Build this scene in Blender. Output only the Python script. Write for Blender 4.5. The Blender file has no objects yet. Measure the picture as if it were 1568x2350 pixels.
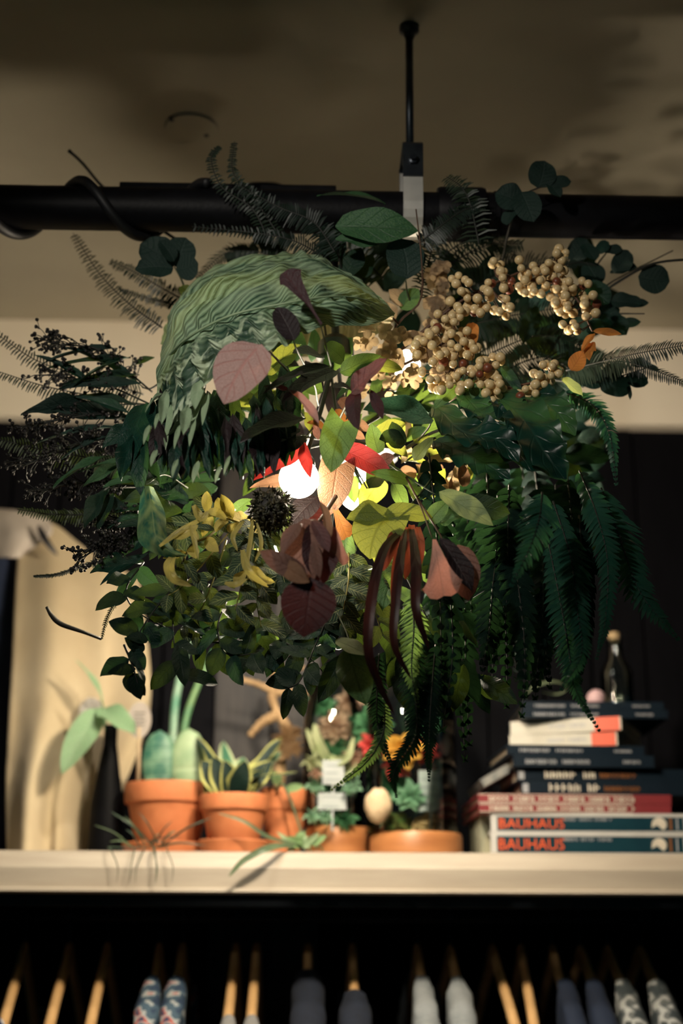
import bpy, bmesh, math, random
from mathutils import Vector, Matrix, Euler, noise

# ------------------------------------------------------------------ camera, world, lights, exposure
SC = bpy.context.scene
COL = SC.collection
rnd = random.Random(7)
FPX = 3264.0
CAM_LOC = Vector((0.0, 0.0, 1.6))
PITCH, YAW, ROLL = math.radians(17.43), math.radians(-1.5), math.radians(0.22)
CAM_ROT = (Matrix.Rotation(YAW, 3, 'Z') @ Matrix.Rotation(math.pi / 2 + PITCH, 3, 'X') @ Matrix.Rotation(ROLL, 3, 'Z'))
cd = bpy.data.cameras.new('camera'); cam = bpy.data.objects.new('camera', cd); COL.objects.link(cam)
cd.sensor_fit = 'VERTICAL'; cd.sensor_height = 36.0; cd.sensor_width = 24.0; cd.lens = 50.0
cd.clip_start = 0.05; cd.clip_end = 30
cam.matrix_world = Matrix.Translation(CAM_LOC) @ CAM_ROT.to_4x4()
cd.dof.use_dof = True; cd.dof.focus_distance = 1.47; cd.dof.aperture_fstop = 2.7
SC.camera = cam
world = bpy.data.worlds.new('world'); SC.world = world; world.use_nodes = True
bg = world.node_tree.nodes['Background']
bg.inputs[0].default_value = (0.14, 0.50, 0.58, 1); bg.inputs[1].default_value = 0.029
SC.view_settings.view_transform = 'Standard'; SC.view_settings.look = 'None'
SC.view_settings.exposure = 0.0; SC.view_settings.gamma = 1.0; SC.view_settings.use_curve_mapping = False
SC.cycles.use_denoising = True
try: SC.cycles.denoiser = 'OPENIMAGEDENOISE'
except Exception: pass
SC.cycles.max_bounces = 6; SC.cycles.transparent_max_bounces = 12
SC.cycles.sample_clamp_indirect = 3.0

def spot(name, loc, target, power, size, blend, color, radius):
    l = bpy.data.lights.new(name, 'SPOT'); o = bpy.data.objects.new(name, l); COL.objects.link(o)
    l.energy = power; l.spot_size = math.radians(size); l.spot_blend = blend; l.color = color; l.shadow_soft_size = radius
    o.location = loc
    o.rotation_euler = (Vector(target) - Vector(loc)).to_track_quat('-Z', 'Y').to_euler()
    return o
# ceiling spot behind and left of the photographer, aimed at the foliage
spot('ceiling_spot', (-0.55, 0.10, 2.42), (-0.01, 1.36, 2.21), 44.0, 37, 1.0, (1.0, 0.93, 0.82), 0.03)
# track spot on the bar behind the pipe, aimed down at the shelf
spot('track_spot', (-0.060, 1.672, 2.515), (-0.05, 2.07, 1.76), 16.0, 84, 0.7, (1.0, 0.91, 0.77), 0.022)

# ------------------------------------------------------------------ helpers
WM = {}
def P(px, py, Y):
    d = CAM_ROT @ Vector(((px - 784.0) / FPX, (1175.0 - py) / FPX, -1.0))
    return CAM_LOC + d * (Y / d.y)
def PZ(px, py, z):
    d = CAM_ROT @ Vector(((px - 784.0) / FPX, (1175.0 - py) / FPX, -1.0))
    return CAM_LOC + d * ((z - CAM_LOC.z) / d.z)
def px2m(p, pt):
    depth = (CAM_ROT.inverted() @ (Vector(pt) - CAM_LOC)).z * -1
    return p * depth / FPX
def V(p): return P(*p) if not isinstance(p, Vector) else p

def put(o, world=None, parent=None):
    COL.objects.link(o)
    m = world or Matrix.Identity(4)
    if parent is not None:
        o.parent = parent
        o.matrix_parent_inverse = WM[parent].inverted()
    o.matrix_basis = m
    WM[o] = m.copy()
    return o
def tag(o, label, cat, group=None, kind=None):
    if label: o['label'] = label
    if cat: o['category'] = cat
    if group: o['group'] = group
    if kind: o['kind'] = kind
    return o
def thing(name, label, cat, loc, group=None):
    o = bpy.data.objects.new(name, None); o.empty_display_size = 0.02
    put(o, Matrix.Translation(Vector(loc)))
    return tag(o, label, cat, group)
def mesh(name, verts, faces, mat, uvs=None, smooth=True):
    me = bpy.data.meshes.new(name)
    me.from_pydata([tuple(v) for v in verts], [], faces)
    if smooth: me.polygons.foreach_set('use_smooth', [True] * len(me.polygons))
    if uvs is not None:
        uvl = me.uv_layers.new(name='UVMap')
        flat = []
        for p in me.polygons:
            for vi in p.vertices: flat += uvs[vi]
        uvl.data.foreach_set('uv', flat)
    if mat: me.materials.append(mat)
    me.update()
    return me
class MB:
    """collects geometry in world coordinates, links it as one mesh object"""
    def __init__(s): s.v = []; s.f = []; s.uv = []
    def add(s, verts, faces, uvs=None):
        n = len(s.v); s.v += [Vector(v) for v in verts]
        s.f += [tuple(i + n for i in f) for f in faces]
        s.uv += uvs if uvs else [(0.5, 0.5)] * len(verts)
        return s
    def box(s, lo, hi, bev=0.0):
        (x0, y0, z0), (x1, y1, z1) = lo, hi
        if bev <= 0:
            vs = [(x, y, z) for x in (x0, x1) for y in (y0, y1) for z in (z0, z1)]
            return s.add(vs, [(0,1,3,2),(4,6,7,5),(0,4,5,1),(2,3,7,6),(0,2,6,4),(1,5,7,3)])
        bm = bmesh.new(); bmesh.ops.create_cube(bm, size=1)
        for v in bm.verts:
            v.co = Vector(((x0+x1)/2 + v.co.x*(x1-x0), (y0+y1)/2 + v.co.y*(y1-y0), (z0+z1)/2 + v.co.z*(z1-z0)))
        bmesh.ops.bevel(bm, geom=bm.edges[:], offset=bev, segments=2, affect='EDGES', profile=0.7)
        bm.verts.index_update()
        s.add([v.co.copy() for v in bm.verts], [tuple(v.index for v in f.verts) for f in bm.faces]); bm.free()
        return s
    def tube(s, pts, r, seg=8, cap=True):
        pts = [Vector(p) for p in pts]; n = len(pts)
        rr = r if isinstance(r, (list, tuple)) else [r] * n
        t0 = (pts[1] - pts[0]).normalized()
        a = t0.orthogonal().normalized()
        vs, fs, uv = [], [], []
        for i, p in enumerate(pts):
            t = (pts[min(i+1, n-1)] - pts[max(i-1, 0)])
            if t.length < 1e-9: t = t0
            t = t.normalized()
            a = (a - t * a.dot(t)); a = a.normalized() if a.length > 1e-6 else t.orthogonal().normalized()
            b = t.cross(a)
            for k in range(seg):
                th = 2 * math.pi * k / seg
                vs.append(p + (a * math.cos(th) + b * math.sin(th)) * rr[i]); uv.append((k / seg, i / max(1, n-1)))
        for i in range(n - 1):
            for k in range(seg):
                k2 = (k + 1) % seg
                fs.append((i*seg+k, i*seg+k2, (i+1)*seg+k2, (i+1)*seg+k))
        if cap:
            fs.append(tuple(range(seg))[::-1]); fs.append(tuple((n-1)*seg + k for k in range(seg)))
        return s.add(vs, fs, uv)
    def lathe(s, prof, origin=(0,0,0), seg=32, axis='Z'):
        o = Vector(origin); vs, fs, uv = [], [], []
        for i, (r, h) in enumerate(prof):
            for k in range(seg):
                th = 2*math.pi*k/seg; c, q = r*math.cos(th), r*math.sin(th)
                vs.append(o + (Vector((c, q, h)) if axis == 'Z' else Vector((h, c, q)) if axis == 'X' else Vector((c, h, q))))
                uv.append((k/seg, i/max(1, len(prof)-1)))
        for i in range(len(prof)-1):
            for k in range(seg):
                k2 = (k+1) % seg
                fs.append((i*seg+k, i*seg+k2, (i+1)*seg+k2, (i+1)*seg+k))
        return s.add(vs, fs, uv)
    def ico(s, c, r, sub=1, squash=(1,1,1), jit=0.0):
        bm = bmesh.new(); bmesh.ops.create_icosphere(bm, subdivisions=sub, radius=1)
        vs = []
        for v in bm.verts:
            k = 1 + (rnd.uniform(-jit, jit) if jit else 0)
            vs.append(Vector(c) + Vector((v.co.x*squash[0], v.co.y*squash[1], v.co.z*squash[2])) * r * k)
        bm.verts.index_update()
        s.add(vs, [tuple(v.index for v in f.verts) for f in bm.faces]); bm.free()
        return s
    def build(s, name, mat, parent=None, smooth=True, origin=None):
        if origin is None:
            if parent is None:
                lo = Vector([min(v[i] for v in s.v) for i in range(3)]); hi = Vector([max(v[i] for v in s.v) for i in range(3)])
                origin = Vector(((lo.x+hi.x)/2, (lo.y+hi.y)/2, lo.z))
            else: origin = sum(s.v, Vector()) / len(s.v)
        me = mesh(name, [v - Vector(origin) for v in s.v], s.f, mat, s.uv, smooth)
        return put(bpy.data.objects.new(name, me), Matrix.Translation(Vector(origin)), parent)
def autosmooth(o, ang=35):
    me = o.data
    bm = bmesh.new(); bm.from_mesh(me)
    bmesh.ops.recalc_face_normals(bm, faces=bm.faces[:])
    for e in bm.edges:
        e.smooth = (len(e.link_faces) == 2 and e.calc_face_angle(0) < math.radians(ang))
    bm.to_mesh(me); bm.free(); return o
def catmull(pts, n):
    pts = [Vector(p) for p in pts]
    if len(pts) == 2:
        return [pts[0].lerp(pts[1], i/(n-1)) for i in range(n)]
    q = [pts[0]*2 - pts[1]] + pts + [pts[-1]*2 - pts[-2]]
    out = []
    for i in range(n):
        u = i/(n-1)*(len(pts)-1); k = min(int(u), len(pts)-2); t = u-k
        a, b, c, d = q[k], q[k+1], q[k+2], q[k+3]
        out.append(0.5*((2*b) + (c-a)*t + (2*a-5*b+4*c-d)*t*t + (3*b-a-3*c+d)*t*t*t))
    return out
def ribbon_grid(rows, nu, nv):
    """rows of control points -> smooth grid"""
    rr = [catmull([V(p) for p in r], nu) for r in rows]
    cols = [catmull([r[i] for r in rr], nv) for i in range(nu)]
    return [[cols[i][j] for i in range(nu)] for j in range(nv)]
def grid_faces(nu, nv):
    return [(j*nu+i, j*nu+i+1, (j+1)*nu+i+1, (j+1)*nu+i) for j in range(nv-1) for i in range(nu-1)]
def text_obj(name, txt, size, mat, parent, world, width=None, align='LEFT', depth=0.0):
    c = bpy.data.curves.new(name, 'FONT'); c.body = txt; c.size = size; c.align_x = align; c.extrude = depth; c.resolution_u = 2
    t = bpy.data.objects.new(name, c); COL.objects.link(t)
    bpy.context.view_layer.update()
    me = bpy.data.meshes.new_from_object(t.evaluated_get(bpy.context.evaluated_depsgraph_get()))
    bpy.data.objects.remove(t)
    me.materials.clear(); me.materials.append(mat); me.name = name
    if width:
        xs = [v.co.x for v in me.vertices]; w = max(xs) - min(xs)
        for v in me.vertices: v.co.x *= width / w
    return put(bpy.data.objects.new(name, me), world, parent)

# ------------------------------------------------------------------ materials
MATS = {}
def nodes(name):
    m = bpy.data.materials.new(name); m.use_nodes = True
    nt = m.node_tree; nt.nodes.clear()
    return m, nt, nt.nodes, nt.links
def rgb(h):
    r, g, b = h
    return (r, g, b, 1)
def mixc(N, L, f, a, b, mode='MIX'):
    x = N.new('ShaderNodeMix'); x.data_type = 'RGBA'; x.blend_type = mode
    if isinstance(f, (int, float)): x.inputs[0].default_value = f
    else: L.new(f, x.inputs[0])
    for i, c in ((6, a), (7, b)):
        if isinstance(c, tuple): x.inputs[i].default_value = rgb(c) if len(c) == 3 else c
        else: L.new(c, x.inputs[i])
    return x.outputs[2]
def math_(N, L, op, a, b=None, clamp=False):
    x = N.new('ShaderNodeMath'); x.operation = op; x.use_clamp = clamp
    for i, c in ((0, a), (1, b)):
        if c is None: continue
        if isinstance(c, (int, float)): x.inputs[i].default_value = c
        else: L.new(c, x.inputs[i])
    return x.outputs[0]
def noise_(N, L, scale, detail=4, coord='Object', rough=0.55, stretch=None):
    tc = N.new('ShaderNodeTexCoord'); n = N.new('ShaderNodeTexNoise')
    n.inputs['Scale'].default_value = scale; n.inputs['Detail'].default_value = detail; n.inputs['Roughness'].default_value = rough
    if stretch:
        mp = N.new('ShaderNodeMapping'); mp.inputs['Scale'].default_value = stretch
        L.new(tc.outputs[coord], mp.inputs[0]); L.new(mp.outputs[0], n.inputs['Vector'])
    else: L.new(tc.outputs[coord], n.inputs['Vector'])
    return n.outputs['Fac']
def ramp_(N, L, f, lo, hi):
    r = N.new('ShaderNodeMapRange'); r.inputs[1].default_value = lo; r.inputs[2].default_value = hi
    L.new(f, r.inputs[0]); return r.outputs[0]
def mat(name, c1, c2=None, rough=0.6, metal=0.0, scale=40, bump=0.0, spec=0.5, stretch=None, lo=0.35, hi=0.65, bscale=None, sheen=0, coat=0):
    if name in MATS: return MATS[name]
    m, nt, N, L = nodes(name)
    out = N.new('ShaderNodeOutputMaterial'); b = N.new('ShaderNodeBsdfPrincipled'); L.new(b.outputs[0], out.inputs[0])
    f = noise_(N, L, scale, stretch=stretch)
    c2 = c2 or tuple(x*0.8 for x in c1)
    L.new(mixc(N, L, ramp_(N, L, f, lo, hi), c1, c2), b.inputs['Base Color'])
    b.inputs['Roughness'].default_value = rough; b.inputs['Metallic'].default_value = metal
    b.inputs['Specular IOR Level'].default_value = spec
    if sheen: b.inputs['Sheen Weight'].default_value = sheen
    if coat: b.inputs['Coat Weight'].default_value = coat
    if bump:
        bp = N.new('ShaderNodeBump'); bp.inputs['Strength'].default_value = bump; bp.inputs['Distance'].default_value = 0.004
        L.new(noise_(N, L, bscale or scale*3, stretch=stretch), bp.inputs['Height']); L.new(bp.outputs[0], b.inputs['Normal'])
    MATS[name] = m; return m
def leafmat(name, c1, c2, vein=None, vstr=0.5, nv=7, k=1.6, trans=0.3, tcol=None, rough=0.45, edge=None, edgew=0.8, back=None, mscale=30, vw=0.1, spec=0.4, stripes=0, coat=0):
    if name in MATS: return MATS[name]
    m, nt, N, L = nodes(name)
    out = N.new('ShaderNodeOutputMaterial'); b = N.new('ShaderNodeBsdfPrincipled')
    uv = N.new('ShaderNodeUVMap'); sx = N.new('ShaderNodeSeparateXYZ'); L.new(uv.outputs[0], sx.inputs[0])
    ua = math_(N, L, 'MULTIPLY', math_(N, L, 'ABSOLUTE', math_(N, L, 'SUBTRACT', sx.outputs[0], 0.5)), 2.0)
    f = noise_(N, L, mscale, 3)
    col = mixc(N, L, ramp_(N, L, f, 0.38, 0.62), c1, c2)
    vein = vein or tuple(min(1, x*1.8+0.02) for x in c1)
    ph = math_(N, L, 'SUBTRACT', math_(N, L, 'MULTIPLY', sx.outputs[1], float(nv)), math_(N, L, 'MULTIPLY', ua, k))
    fr = math_(N, L, 'ABSOLUTE', math_(N, L, 'SUBTRACT', math_(N, L, 'FRACT', ph), 0.5))
    side = math_(N, L, 'SUBTRACT', 1.0, math_(N, L, 'DIVIDE', fr, vw), True)
    mid = math_(N, L, 'SUBTRACT', 1.0, math_(N, L, 'DIVIDE', ua, 0.09), True)
    vn = math_(N, L, 'MAXIMUM', side, mid)
    col = mixc(N, L, math_(N, L, 'MULTIPLY', vn, vstr), col, vein)
    if edge:
        ef = math_(N, L, 'MULTIPLY', math_(N, L, 'SUBTRACT', ua, edgew), 8.0, True)
        col = mixc(N, L, ef, col, edge)
    if back:
        g = N.new('ShaderNodeNewGeometry')
        col = mixc(N, L, g.outputs['Backfacing'], col, back)
    L.new(col, b.inputs['Base Color'])
    b.inputs['Roughness'].default_value = rough; b.inputs['Specular IOR Level'].default_value = spec
    if coat: b.inputs['Coat Weight'].default_value = coat
    bp = N.new('ShaderNodeBump'); bp.inputs['Strength'].default_value = 0.5; bp.inputs['Distance'].default_value = 0.002
    hgt = math_(N, L, 'ADD', math_(N, L, 'MULTIPLY', vn, -0.6), f)
    L.new(hgt, bp.inputs['Height']); L.new(bp.outputs[0], b.inputs['Normal'])
    if trans > 0:
        t = N.new('ShaderNodeBsdfTranslucent'); mx = N.new('ShaderNodeMixShader'); mx.inputs[0].default_value = trans
        tc = mixc(N, L, math_(N, L, 'MULTIPLY', vn, 0.6), tcol or tuple(min(1, x*2.2) for x in c1), tuple(0.35*x for x in (tcol or c1)))
        L.new(tc, t.inputs[0]); L.new(b.outputs[0], mx.inputs[1]); L.new(t.outputs[0], mx.inputs[2]); L.new(mx.outputs[0], out.inputs[0])
    else: L.new(b.outputs[0], out.inputs[0])
    MATS[name] = m; return m
def emis(name, col, s):
    m, nt, N, L = nodes(name)
    out = N.new('ShaderNodeOutputMaterial'); e = N.new('ShaderNodeEmission'); e.inputs[0].default_value = rgb(col); e.inputs[1].default_value = s
    L.new(e.outputs[0], out.inputs[0]); return m
def thin_glass(name, tint=(0.95, 0.98, 0.97)):
    m, nt, N, L = nodes(name)
    out = N.new('ShaderNodeOutputMaterial'); t = N.new('ShaderNodeBsdfTransparent'); t.inputs[0].default_value = rgb(tint)
    g = N.new('ShaderNodeBsdfGlossy'); g.inputs['Roughness'].default_value = 0.03
    fr = N.new('ShaderNodeFresnel'); fr.inputs[0].default_value = 1.45
    mx = N.new('ShaderNodeMixShader'); L.new(fr.outputs[0], mx.inputs[0]); L.new(t.outputs[0], mx.inputs[1]); L.new(g.outputs[0], mx.inputs[2])
    L.new(mx.outputs[0], out.inputs[0]); return m

# ------------------------------------------------------------------ leaf meshes
def prof(shape, t):
    return prof0(shape, t) / PMAX.get(shape, 1.0)
PMAX = {'ovate': 0.726, 'lance': 0.574, 'heart': 0.82, 'pinna': 0.95, 'ivy': 1.1}
def prof0(shape, t):
    if shape == 'ovate': return 1.9 * t**0.62 * (1-t)**0.78
    if shape == 'lance': return 2.0 * t**0.9 * (1-t)**0.9 if True else 0
    if shape == 'round': return math.sqrt(max(0, 1-(2*t-1)**2)) if t < 0.97 else 0.05
    if shape == 'heart': return (0.72 + 1.1*t) * (1-t)**0.72 if t > 0 else 0.72
    if shape == 'spat': return 0.09 + 0.91 * t**1.6
    if shape == 'notch': return 0.09 + 0.91 * t**1.2
    if shape == 'strap': return min(1.0, 0.45 + t*1.8) * (1-t**3)**0.6
    if shape == 'ivy': return (1.75 * t**0.5 * (1-t)**0.9) * (1 + 0.42*math.cos((t-0.32)*2*math.pi*1.9))
    if shape == 'pinna': return min(1.0, 0.75 + t) * (1-t)**0.55
    return math.sin(math.pi*t)
LEAFC = {}
def leaf_mesh(shape, m, variant, nt=10, ns=6):
    key = (shape, m.name, variant, nt, ns)
    if key in LEAFC: return LEAFC[key]
    r = random.Random(hash((shape, variant)) % 9999 if False else (len(shape)*31 + variant*7))
    fold = r.uniform(0.12, 0.3); curl = r.uniform(-0.05, 0.30); wav = r.uniform(0.01, 0.045); tw = r.uniform(-0.12, 0.12); bend = r.uniform(-0.08, 0.08)
    vs, uv = [], []
    for i in range(nt+1):
        t = i/nt
        w = 0.5*prof(shape, min(max(t, 0.0), 0.9999))
        for j in range(ns+1):
            s = -1 + 2*j/ns
            y = t
            if shape == 'heart': y -= 0.24*abs(s)**1.3*math.exp(-(t/0.22)**2)
            if shape == 'notch': y -= (0.13*(1-abs(s))**1.3 + 0.30*abs(s)**3)*t**4
            if shape == 'spat': y -= 0.16*abs(s)**2.5*t**5
            x = w*s + bend*math.sin(math.pi*t)
            z = fold*abs(s)*w*0.8 - curl*t*t + wav*math.sin(t*11+variant+s*2)*abs(s) + tw*s*t*w*2
            vs.append((x, y, z)); uv.append((0.5+0.5*s, t))
    me = mesh('leaf', vs, grid_faces(ns+1, nt+1), m, uv)
    LEAFC[key] = me
    return me
def leaf(parent, b, t, w, m, shape='ovate', n=None, name='leaf', var=None, nt=10, ns=6):
    B, T = V(b), V(t)
    y = T - B; Ln = y.length; y.normalize()
    if n is None:
        n = Vector((rnd.uniform(-0.5, 0.5), -1, rnd.uniform(-0.1, 0.7)))
    z = Vector(n); z = z - y*z.dot(y)
    if z.length < 0.05: z = y.orthogonal()
    z.normalize(); x = y.cross(z)
    W = px2m(w, B.lerp(T, 0.5))
    M = Matrix(((x.x*W, y.x*Ln, z.x*Ln, B.x), (x.y*W, y.y*Ln, z.y*Ln, B.y), (x.z*W, y.z*Ln, z.z*Ln, B.z), (0,0,0,1)))
    if var is None: var = rnd.randrange(4)
    return put(bpy.data.objects.new(name, leaf_mesh(shape, m, var, nt, ns)), M, parent)
def strap(parent, pts, w, m, n=(0,-1,0.2), name='leaf', nt=24, shape='strap', ns=4, cup=0.25):
    c = catmull([V(p) for p in pts], nt+1); N0 = Vector(n)
    vs, uv = [], []
    for i, p in enumerate(c):
        t = i/nt; tg = (c[min(i+1, nt)] - c[max(i-1, 0)]).normalized()
        x = tg.cross(N0); x = x.normalized() if x.length > 1e-4 else tg.orthogonal().normalized()
        z = x.cross(tg); hw = 0.5*px2m(w, p)*max(0.02, prof(shape, min(t, 0.999)))
        for j in range(ns+1):
            s = -1+2*j/ns
            vs.append(p + x*hw*s + z*(cup*abs(s)*hw)); uv.append((0.5+0.5*s, t))
    mb = MB(); mb.add(vs, grid_faces(ns+1, nt+1), uv)
    return mb.build(name, m, parent)
def stem(parent, pts, r_px, m, n=14, name='stem', taper=0.5):
    c = catmull([V(p) for p in pts], n)
    rr = [px2m(r_px, p)*(1-(1-taper)*i/(n-1)) for i, p in enumerate(c)]
    return MB().tube(c, rr, 6).build(name, m, parent), c

# ------------------------------------------------------------------ base materials
M_plaster = mat('cream_plaster', (0.86, 0.77, 0.63), (0.83, 0.73, 0.59), 0.85, scale=6, bump=0.06, bscale=120)
M_ceil = mat('olive_grey_ceiling', (0.41, 0.37, 0.28), (0.38, 0.34, 0.26), 0.9, scale=6, bump=0.06, bscale=120)
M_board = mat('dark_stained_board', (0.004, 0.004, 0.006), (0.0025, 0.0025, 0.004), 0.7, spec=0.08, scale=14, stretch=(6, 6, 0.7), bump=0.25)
M_board_lit = mat('lit_grey_brown_board', (0.045, 0.038, 0.036), (0.020, 0.018, 0.020), 0.6, scale=14, stretch=(6, 6, 0.7), bump=0.25)  # lit stretch of the boarded wall, put into the colour
M_floor = mat('floor_wood', (0.10, 0.06, 0.035), (0.05, 0.03, 0.02), 0.5, scale=8)
M_shelf = mat('painted_shelf', (0.44, 0.385, 0.31), (0.37, 0.315, 0.25), 0.55, scale=9, stretch=(0.6, 5, 5), bump=0.08)
M_black = mat('black_iron', (0.003, 0.003, 0.004), (0.005, 0.005, 0.007), 0.5, scale=60, bump=0.08, spec=0.15)
M_under = mat('blue_black_board', (0.010, 0.014, 0.020), (0.006, 0.008, 0.012), 0.6)
M_rod = mat('dark_steel', (0.05, 0.06, 0.07), (0.03, 0.035, 0.045), 0.35, 0.7)
M_zinc = mat('zinc_plate', (0.62, 0.60, 0.55), (0.50, 0.49, 0.46), 0.42, 0.35, scale=30)
M_rubber = mat('black_cable', (0.010, 0.010, 0.012), (0.006, 0.006, 0.008), 0.55)
M_terra = mat('terracotta', (0.60, 0.20, 0.075), (0.50, 0.155, 0.055), 0.75, scale=35, bump=0.12)
M_soil = mat('potting_soil', (0.03, 0.02, 0.012), (0.012, 0.008, 0.005), 0.95, scale=150, bump=0.8)
M_canvas = mat('tan_canvas', (0.52, 0.42, 0.27), (0.46, 0.36, 0.22), 0.9, scale=10, bump=0.25, bscale=700, sheen=0.2)
M_shirt = mat('off_white_cotton', (0.60, 0.53, 0.47), (0.54, 0.47, 0.41), 0.9, scale=20, bump=0.1, bscale=600)
M_navy = mat('navy_cloth', (0.010, 0.020, 0.055), (0.006, 0.013, 0.038), 0.85, scale=15, sheen=0.1)
M_navy2 = mat('dark_navy_knit', (0.007, 0.012, 0.026), (0.004, 0.007, 0.016), 0.9, scale=60, bump=0.3, bscale=300)
M_wood = mat('hanger_beech', (0.62, 0.38, 0.17), (0.52, 0.30, 0.12), 0.45, scale=12, stretch=(5, 1, 5))
M_basew = mat('oiled_wood', (0.50, 0.21, 0.075), (0.34, 0.13, 0.045), 0.4, scale=10, stretch=(0.7, 0.7, 5))
M_drift = mat('driftwood', (0.46, 0.30, 0.15), (0.28, 0.17, 0.08), 0.8, scale=40, bump=0.4)
M_paper = mat('page_edge', (0.42, 0.34, 0.25), (0.35, 0.28, 0.20), 0.9, scale=3, stretch=(1, 1, 400))
M_white = mat('white_card', (0.40, 0.43, 0.43), (0.34, 0.37, 0.37), 0.7)
M_ink = mat('grey_ink', (0.08, 0.08, 0.08), None, 0.7)
M_glass = thin_glass('clear_glass')

# ------------------------------------------------------------------ setting
CEIL = P(938, 62, 1.50).z
YW = 2.37
ZB = P(120, 957, YW).z
SHELF = P(784, 1952, 1.985).z
def struct(mb, name, m, parent=None, smooth=False):
    o = mb.build(name, m, parent, smooth); o['kind'] = 'structure'; return o
c = struct(MB().box((-3, -1.5, CEIL), (3, 3.0, CEIL+0.1)), 'ceiling', M_ceil); c['label'] = 'olive grey plaster ceiling above the pipe'
c = struct(MB().box((-3, YW, ZB), (3, 3.0, CEIL)), 'wall_back', M_plaster); c['label'] = 'cream plaster strip of wall under the ceiling'
wb = struct(MB().box((-3, YW+0.05, 0), (3, YW+0.15, ZB)), 'wall_back_lower', M_board); wb['label'] = 'dark boarded wall behind the shelf'
x = -1.45; k = 0
while x < 1.5:
    w = 0.085 + 0.02*((k*37) % 5)/5
    cx = x + w/2
    pxm = 784 + (cx/ (YW+0.05) - 0.026)*FPX/1.0
    m_ = M_board_lit if P(470, 1600, 2.4).x < cx < P(705, 1600, 2.4).x else M_board
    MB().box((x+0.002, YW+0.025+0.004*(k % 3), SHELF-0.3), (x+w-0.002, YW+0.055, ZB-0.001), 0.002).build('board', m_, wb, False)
    x += w; k += 1
f = struct(MB().box((-3, -1.5, -0.1), (3, 3.0, 0)), 'floor', M_floor); f['label'] = 'dark wooden floor below the rack'

# shelf
z0 = SHELF
def extrude_profile(prof_yz, x0, x1):
    n = len(prof_yz); mb = MB()
    vs = [(x0, y, z) for y, z in prof_yz] + [(x1, y, z) for y, z in prof_yz]
    mb.add(vs, [(i, (i+1) % n, n+(i+1) % n, n+i) for i in range(n)] + [tuple(range(n))[::-1], tuple(range(n, 2*n))])
    return mb
sh = thing('wall_shelf', 'long cream painted shelf with moulded front edge running across the wall', 'shelf', (0, 2.1, z0-0.09))
autosmooth(extrude_profile([(YW+0.02, z0), (2.012, z0), (2.005, z0-0.001), (1.998, z0-0.004), (1.985, z0-0.0215), (1.9835, z0-0.024), (1.9835, z0-0.050), (1.977, z0-0.0515), (1.976, z0-0.0555), (1.980, z0-0.058), (YW+0.02, z0-0.058)], -1.6, 1.6).build('plank', M_shelf, sh), 25)
MB().box((-1.6, 2.000, z0-0.074), (1.6, 2.02, z0-0.0575), 0.001).build('under_rail', M_under, sh, False)

# ------------------------------------------------------------------ pipe, hanger, cable, track, cover plate
PY_ = 1.50
pz = P(784, 488, PY_).z; pr = px2m(50, P(784, 488, PY_))
pp = thing('ceiling_pipe', 'thick black iron pipe running across below the ceiling', 'pipe', (0, PY_, pz))
autosmooth(MB().lathe([(0, -1.5), (pr, -1.5), (pr, 1.5), (0, 1.5)], (0, PY_, pz), 40, 'X').build('pipe', M_black, pp))
cx0, cx1 = P(1003, 500, PY_).x, P(1112, 500, PY_).x
R2 = pr*1.19
autosmooth(MB().lathe([(pr, cx0), (R2, cx0), (R2+0.0015, cx0+0.003), (R2+0.0015, cx1-0.004), (R2, cx1), (pr*1.04, cx1), (pr*1.04, cx1+0.010), (pr*1.09, cx1+0.011), (pr*1.09, cx1+0.016), (pr, cx1+0.017)], (0, PY_, pz), 40, 'X').build('coupling', M_black, pp))
hx = P(944, 440, PY_).x
hg = thing('pipe_hanger', 'steel rod and zinc clamp holding the black pipe to the ceiling', 'bracket', (hx, PY_, pz+pr))
rodr = px2m(9, P(940, 200, PY_))
topz = pz + pr + 0.052
MB().tube([(hx-0.001, PY_, topz), (hx, PY_, CEIL-0.001)], rodr, 14).build('rod', M_rod, hg)
autosmooth(MB().lathe([(0.0, -0.016), (rodr*1.2, -0.016), (rodr*1.5, -0.010), (rodr*2.6, -0.006), (rodr*2.6, 0.0), (0, 0)], (hx, PY_, CEIL-0.0005), 24).build('ceiling_flange', M_rod, hg))
autosmooth(MB().lathe([(0, 0), (rodr*1.6, 0), (rodr*1.6, 0.006), (rodr*1.3, 0.009), (0, 0.009)], (hx, PY_, topz), 6).build('nut', M_rod, hg))
hw = 0.0115
arc = [(PY_ + (pr+0.0035)*math.cos(a), pz + (pr+0.0035)*math.sin(a)) for a in [math.radians(180+18*i) for i in range(11)]]
loop = [(PY_-pr-0.0035, pz+pr+0.045)] + arc + [(PY_+pr+0.0035, pz+pr+0.045)]
def strip(pts_yz, x0, x1, th):
    mb = MB(); n = len(pts_yz); vs = []
    for i, (y, z) in enumerate(pts_yz):
        a = Vector(pts_yz[min(i+1, n-1)]) - Vector(pts_yz[max(i-1, 0)]); a.normalize(); nn = Vector((a.y, -a.x))
        for s in (-th/2, th/2):
            for xx in (x0, x1): vs.append((xx, y+nn.x*s, z+nn.y*s))
    fs = []
    for i in range(n-1):
        q = i*4; fs += [(q, q+1, q+5, q+4), (q+2, q+6, q+7, q+3), (q, q+4, q+6, q+2), (q+1, q+3, q+7, q+5)]
    fs += [(0, 2, 3, 1), ((n-1)*4, (n-1)*4+1, (n-1)*4+3, (n-1)*4+2)]
    return mb.add(vs, fs)
strip(loop, hx-hw, hx+hw, 0.0025).build('strap', M_zinc, hg, False)
yb, zb_ = pr+0.0065, pz+pr+0.052
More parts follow.
